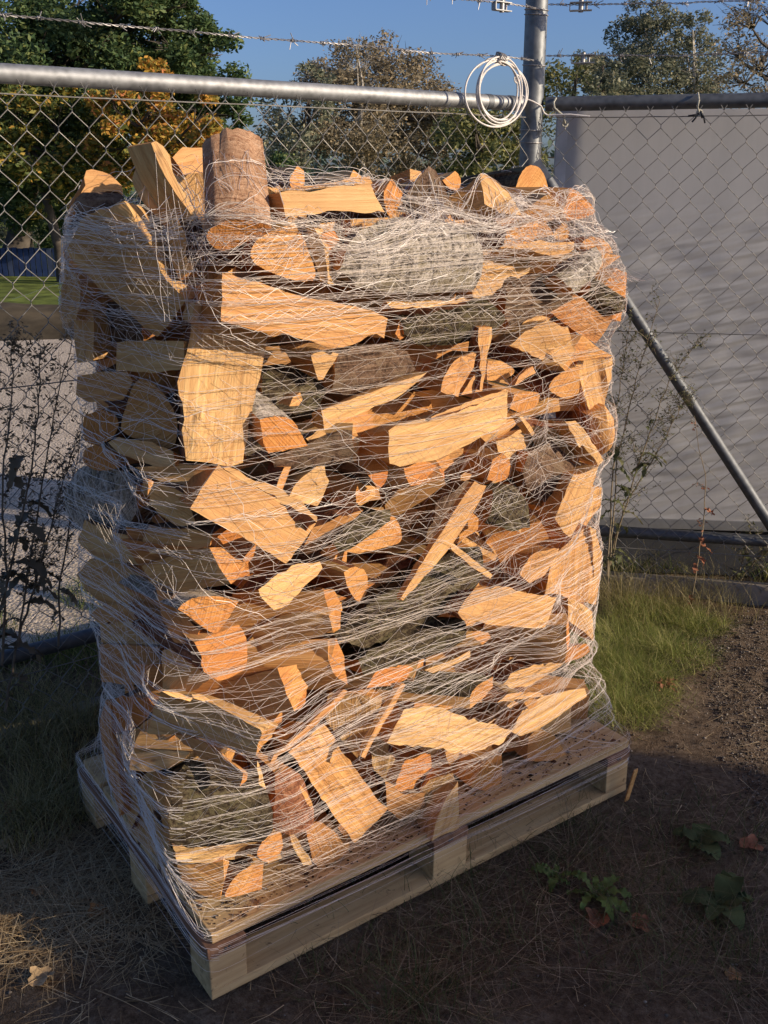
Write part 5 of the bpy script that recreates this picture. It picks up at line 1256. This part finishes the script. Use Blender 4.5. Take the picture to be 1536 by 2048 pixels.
# grit and pebbles
def pebbles(name, n, xr, yr, smin, smax, mat, seed, label, keep=None):
    rs = np.random.RandomState(seed); V = []; F = []
    base = np.array([(1, 0, 0), (-1, 0, 0), (0, 1, 0), (0, -1, 0), (0, 0, 1), (0, 0, -1)], float)
    fc = [(0, 2, 4), (2, 1, 4), (1, 3, 4), (3, 0, 4), (2, 0, 5), (1, 2, 5), (3, 1, 5), (0, 3, 5)]
    while len(F) < n * 8:
        x, y = rs.uniform(*xr), rs.uniform(*yr)
        if keep and not keep(x, y): continue
        s = rs.uniform(smin, smax) * (1 if rs.rand() < .9 else 1.8); b = len(V)
        p = base * s * rs.uniform(.6, 1.1, (6, 3)); p[:, 2] *= .7
        V += list(p + np.array([x, y, ground_z(x, y) + s * .25])); F += [tuple(b + i for i in f) for f in fc]
    o = fastmesh(name, V, F, mat); tag(o, label, 'gravel', kind='stuff')
t = NT('grit_stone', .97, .03); t.color(t.ramp(t.n('NewGeometry').outputs['Random Per Island'], [(0, (.04, .032, .024)), (.5, (.10, .082, .062)), (.85, (.17, .145, .12)), (1, (.30, .26, .21))])); M_GRIT = t.m
def outside(x, y): u, v, _ = local(Vector((x, y, 0))); return not (-.03 < u < 1.23 and -.03 < v < .78)
pebbles('soil_grit', 9000, (-1.7, 2.2), (1.1, 3.5), .0012, .0035, M_GRIT, 51, 'fine grit and crumbs scattered on the dark soil', outside)
pebbles('gravel_path', 26000, (.8, 2.2), (1.9, 3.3), .0016, .0042, M_GRIT, 52, 'coarse dark gravel at the right of the grass clump', lambda x, y: x > .95 + (y - 2.2) * .15 or rnd() < .12)
# crumbs of bark and sawdust on the deck
V = []; F = []; rs = np.random.RandomState(61)
for i in range(900):
    u, v = rs.uniform(.02, 1.19), abs(rs.normal()) * .07 + .015
    if v > .7: continue
    s = rs.uniform(.0012, .004) * (1 if rs.rand() < .92 else 2.2); c = loc(u, v, TOPZ + s * .3); b = len(V); a = rs.uniform(0, 3.14)
    for q in range(4): V.append(np.array(c) + np.array([math.cos(a + q * 1.57) * s * rs.uniform(.5, 1.3), math.sin(a + q * 1.57) * s * rs.uniform(.5, 1), 0]))
    V.append(np.array(c) + np.array([0, 0, s * .7]))
    F += [(b, b + 1, b + 4), (b + 1, b + 2, b + 4), (b + 2, b + 3, b + 4), (b + 3, b, b + 4)]
t = NT('bark_crumbs', .9, .1); t.color(t.ramp(t.n('NewGeometry').outputs['Random Per Island'], [(0, (.03, .016, .01)), (.55, (.12, .055, .03)), (.8, (.30, .17, .09)), (1, (.55, .38, .20))]))
o = fastmesh('bark_crumbs', V, F, t.m); tag(o, 'dark bark crumbs and sawdust lying on the pallet deck', 'debris', kind='stuff')

# leaves lying about
def flat_leaf(px, py, size, mat, label, name='fallen_leaf', lobes=5, curl=.25, seed=0, cat='leaf', group=None, rot=None, z=.008, aspect=1.0):
    rs = np.random.RandomState(seed + int(px)); c = on_ground(px, py); c.z = ground_z(c.x, c.y) + z; rot = rs.uniform(0, 6.28) if rot is None else rot
    b = MB(); n = 36; rings = []
    for k in range(4):
        f = (k + 1) / 4; row = []
        for i in range(n):
            a = 2 * math.pi * i / n; r = size * f * (.62 + .38 * abs(math.cos(a * lobes / 2)) ** .7 * (1 if k == 3 else .9) + .05 * rs.normal() * (k == 3))
            x, y = r * math.cos(a) * aspect, r * math.sin(a); zz = curl * size * (f * f) * (.5 + .5 * math.sin(a * 2 + rot)) + .03 * size * math.cos(a * lobes)
            row.append(c + Vector((x * math.cos(rot) - y * math.sin(rot), x * math.sin(rot) + y * math.cos(rot), zz)))
        rings.append(row)
    vs = [c] + [p for r in rings for p in r]; fs = [(0, 1 + i, 1 + (i + 1) % n) for i in range(n)]
    for k in range(3): fs += [(1 + k * n + i, 1 + (k + 1) * n + i, 1 + (k + 1) * n + (i + 1) % n, 1 + k * n + (i + 1) % n) for i in range(n)]
    b.add(vs, fs)
    a = rot; tip = c + Vector((math.cos(a), math.sin(a), 0)) * size * 1.5
    b.tube([c + DZ * .002, c.lerp(tip, .5) + DZ * .004, tip], [.0012, .0012, .0008], 4)
    o = b.build(name, mat, None, 60, c); tag(o, label, cat, group); return o
LB = m_simple('dead_leaf', (.42, .22, .09), .7, .2, 0, .3, 30); LT = m_simple('tan_leaf', (.50, .34, .18), .7, .2, 0, .25, 30)
LGn = m_simple('green_leaf', (.11, .15, .035), .7, .2, 0, .3, 20); LDk = m_simple('dull_green_leaf', (.07, .085, .03), .75, .15, 0, .3, 14)
LRD = m_simple('red_leaf', (.30, .12, .06), .7, .2, 0, .3, 30)
flat_leaf(84, 1962, .028, LT, 'tan dead leaf on bare soil at the bottom left', seed=1, curl=.5)
flat_leaf(75, 1782, .018, LB, 'small orange leaf in the sunlit straw at left', seed=2, curl=.6)
flat_leaf(195, 1822, .022, LB, 'rusty leaf in straw closer to the pallet corner', seed=3, curl=.6)
flat_leaf(12, 1690, .022, LT, 'pale leaf at the very left edge', seed=4)
flat_leaf(30, 1620, .03, LRD, 'red brown crumpled leaf in the shade at left', seed=5, curl=.7)
flat_leaf(1392, 1672, .022, LB, 'small brown leaf under the big green leaf plant at right', seed=6, curl=.5)
flat_leaf(1468, 1945, .018, LB, 'tiny rust leaf at the bottom right', seed=7)
flat_leaf(1275, 1860, .026, LRD, 'reddish dead leaf below the low green rosette', seed=8, curl=.6)
flat_leaf(1195, 1845, .028, LRD, 'dark curled leaf left of the reddish one in front', seed=9, curl=.8)
flat_leaf(1500, 1700, .03, LRD, 'brown leaf at the right edge in shade', seed=10, curl=.5)
def rosette(px, py, n, ln_, mat, label, seed, spread=6.28, a0=0, wid=.28, serr=True):
    rs = np.random.RandomState(seed); c = on_ground(px, py); c.z = ground_z(c.x, c.y)
    root = empty('leafy_weed', c, label, 'weed', None)
    for k in range(n):
        a = a0 + spread * (k + rs.uniform(-.3, .3)) / n; d = Vector((math.cos(a), math.sin(a), 0)); sdv = Vector((-d.y, d.x, 0)); L_ = ln_ * rs.uniform(.6, 1.1); m_ = 14
        lift = rs.uniform(.1, .35); vs = []
        for i in range(m_ + 1):
            t = i / m_; w = L_ * wid * math.sin(math.pi * min(1, t * .9 + .08)) ** .8 * (1 if not serr else (.62 + .38 * (i % 2))) 
            p = c + d * (L_ * t) + DZ * (.012 + L_ * lift * math.sin(math.pi * t * .85))
            q = rs.normal() * .004
            vs += [p + sdv * w + DZ * (.12 * w + q), p, p - sdv * w + DZ * (.12 * w - q)]
        fs = []
        for i in range(m_): fs += [(3 * i, 3 * i + 1, 3 * i + 4, 3 * i + 3), (3 * i + 1, 3 * i + 2, 3 * i + 5, 3 * i + 4)]
        b = MB(); b.add(vs, fs); b.build('leaf', mat, root, 60)
rosette(1110, 1765, 6, .065, LGn, 'low green toothed leaves in front of the pallet, left plant', 71, wid=.2)
rosette(1190, 1800, 8, .085, LGn, 'low green toothed weed rosette in the middle of the shaded ground', 72, wid=.17)
rosette(1440, 1810, 6, .09, LDk, 'broad dull green leaf plant at the lower right', 73, wid=.30, serr=False)
rosette(1400, 1690, 5, .07, LDk, 'smaller dark green leaf plant above the broad leafed one', 74, wid=.34, serr=False)
rosette(1330, 1375, 12, .05, LRD, 'withered red brown weed beside the green grass clump', 75, wid=.10)
# piece of wood splinter leaning at the right pallet corner
b = MB(); c0, c1 = on_ground(1253, 1600), at_dist(1272, 1540, on_ground(1253, 1600).y + .0); b.box(c0.lerp(c1, .5), (c1 - c0) * .5, Vector((.006, .004, 0)), Vector((0, .003, .001)))
o = b.build('wood_splinter', M_SPLIT, None, None, c0); tag(o, 'pale wood splinter leaning against the right pallet corner', 'wood splinter')

# ------------------------------------------------------------------ tall weeds at the fence
WEED_D = m_leaf('weed_dark', [(0, (.06, .045, .03)), (.5, (.13, .10, .06)), (1, (.24, .19, .11))], .2)
WEED_G = m_leaf('weed_green', [(0, (.05, .06, .02)), (.5, (.11, .12, .045)), (1, (.20, .18, .09))], .3)
M_STALK = m_simple('weed_stalk', (.24, .19, .12), .8, .2, 0, .25, 30)
M_STALKD = m_simple('weed_stalk_dark', (.18, .14, .10), .8, .2, 0, .25, 30)
def weed(stems, D_, N_, label, stalk, leafm, seed, seeds=40, leafs=6, off=-.10, br_len=.14, big=.05, smin=.25, seedsize=.006, sr=.0035):
    rs = np.random.RandomState(seed); P0 = None; sb = MB(); sd_ = []; LV = []
    for st in stems:
        pts = [on_plane(x, y, POST + N_ * off, N_) + N_ * rs.uniform(-.02, .02) for x, y in st]
        if P0 is None: P0 = Vector((pts[0].x, pts[0].y, 0))
        full = []
        for i in range(len(pts) - 1):
            for k in range(5): full.append(pts[i].lerp(pts[i + 1], k / 5) + Vector((rs.normal() * .002, rs.normal() * .002, 0)))
        full.append(pts[-1]); n = len(full)
        sb.tube(full, [sr * (1 - .75 * i / n) for i in range(n)], 5)
        for k in range(seeds):
            t = smin + (1 - smin) * rs.rand(); p = full[min(n - 1, int(t * n))]; ax_ = (full[min(n - 1, int(t * n) + 1)] - full[max(0, int(t * n) - 1)]).normalized()
            d = (ax_ * rs.uniform(.6, 1.2) + D_ * rs.normal() * .7 + N_ * rs.normal() * .5).normalized(); L_ = br_len * (1.1 - t * .6) * rs.uniform(.4, 1.2)
            q = [p]; 
            for s in range(5): q.append(q[-1] + (d + Vector((rs.normal(), rs.normal(), rs.normal() + .3)) * .22).normalized() * L_ / 5)
            sb.tube(q, [.0011, .001, .0009, .0008, .0007, .0005], 3, 0, False)
            for s in range(1, 6):
                for e in range(2):
                    w = q[s] + Vector(rs.normal(size=3)) * .009; sb.tube([q[s], w], [.0006, .0004], 3, 0, False); sd_.append(np.array(w))
                    if rs.rand() < .5: sd_.append(np.array(w) + rs.normal(size=3) * .004)
        for k in range(leafs):
            t = rs.uniform(.02, .55); LV.append((full[min(n - 1, int(t * n))], t))
    root = empty('tall_weed', P0, label, 'weed')
    sb.build('stem', stalk, root)
    V, F = leaf_quads(np.array(sd_), seedsize, rs, .45); o = fastmesh('seed_heads', V, F, leafm, root); o['kind'] = 'stuff'
    for p, t in LV:
        a = rs.uniform(0, 6.28); d = (D_ * math.cos(a) + N_ * math.sin(a) * .6).normalized(); L_ = big * rs.uniform(.7, 1.4); m_ = 12; vs = []; sdv = DZ.cross(d)
        for i in range(m_ + 1):
            s = i / m_; w = L_ * .22 * math.sin(math.pi * min(1, s * .9 + .07)) * (.45 + .55 * ((i // 1) % 2)); q = p + d * L_ * s + DZ * (L_ * (.35 * s - .9 * s * s)) + sdv * .12 * L_ * math.sin(s * 4 + a)
            tw = Vector((rs.normal(), rs.normal(), rs.normal())) * .003
            vs += [q + sdv * w + DZ * w * .4 + tw, q, q - sdv * w + DZ * w * .3 - tw]
        fs = []
        for i in range(m_): fs += [(3 * i, 3 * i + 1, 3 * i + 4, 3 * i + 3), (3 * i + 1, 3 * i + 2, 3 * i + 5, 3 * i + 4)]
        b = MB(); b.add(vs, fs); b.build('leaf', leafm, root, 60)
weed([[(10, 1420), (30, 1300), (60, 1150), (85, 1000), (110, 830), (140, 680)], [(30, 1300), (70, 1180), (100, 1060), (130, 960), (150, 880)], [(5, 1330), (10, 1150), (0, 950), (30, 790), (20, 690)],
      [(-20, 1300), (20, 1120), (60, 940), (75, 800), (80, 700)]], FL, NL, 'tall dark seeded weed in front of the left fence', M_STALKD, WEED_D, 81, seeds=30, leafs=9, off=-.10, big=.085, seedsize=.007, sr=.004)
weed([[(115, 1290), (120, 1180), (140, 1060), (150, 960), (165, 850)]], FL, NL, 'thin dry weed stem between the left fence and the stack', M_STALKD, WEED_D, 82, seeds=24, leafs=2, off=-.08, seedsize=.006)
weed([[(1215, 1180), (1225, 1050), (1235, 920), (1262, 800), (1290, 700), (1320, 600)], [(1225, 1100), (1262, 980), (1300, 860), (1340, 760), (1400, 675)], [(1220, 1130), (1250, 1010), (1300, 930), (1345, 850), (1370, 800)], [(1215, 1150), (1225, 960), (1230, 840), (1245, 740), (1260, 650)]],
     FR, NR, 'tall branching seeded weed beside the right edge of the stack', M_STALK, WEED_G, 83, seeds=34, leafs=7, off=-.10, big=.06, seedsize=.0055, smin=.2)
weed([[(1378, 1235), (1384, 1190), (1398, 1110), (1410, 1020), (1412, 950), (1395, 880), (1388, 830)]], FR, NR, 'single bare reddish weed stalk with withered hanging leaves at right', M_STALK, LRD, 84, seeds=3, leafs=9, off=-.10, big=.04, br_len=.05, sr=.003)
weed([[(1470, 1160), (1490, 1110), (1500, 1060)], [(1480, 1160), (1510, 1120), (1530, 1090)]], FR, NR, 'small bushy weed at the foot of the right fence', M_STALK, WEED_G, 85, seeds=14, leafs=5, off=.10, big=.04)
# loose wisps of net blown off the stack
wn = empty('net_wisp', loc(1.15, .1, 1.42), 'loose white net threads trailing to the right of the stack', 'net scrap')
b = MB()
for (pts) in ([(1180, 455), (1210, 461), (1230, 464)], [(1160, 450), (1190, 462), (1222, 462)]):
    P_ = [on_plane(x, y, loc(1.15, .1, 1.4), DV) for x, y in pts]
    full = [P_[0].lerp(P_[1], k / 6) + Vector((0, 0, U(-.002, .002))) for k in range(6)] + [P_[1].lerp(P_[2], k / 6) + Vector((0, 0, U(-.002, .002))) for k in range(7)]
    b.tube(full, .0007, 4)
b.build('thread', M_NET, wn)
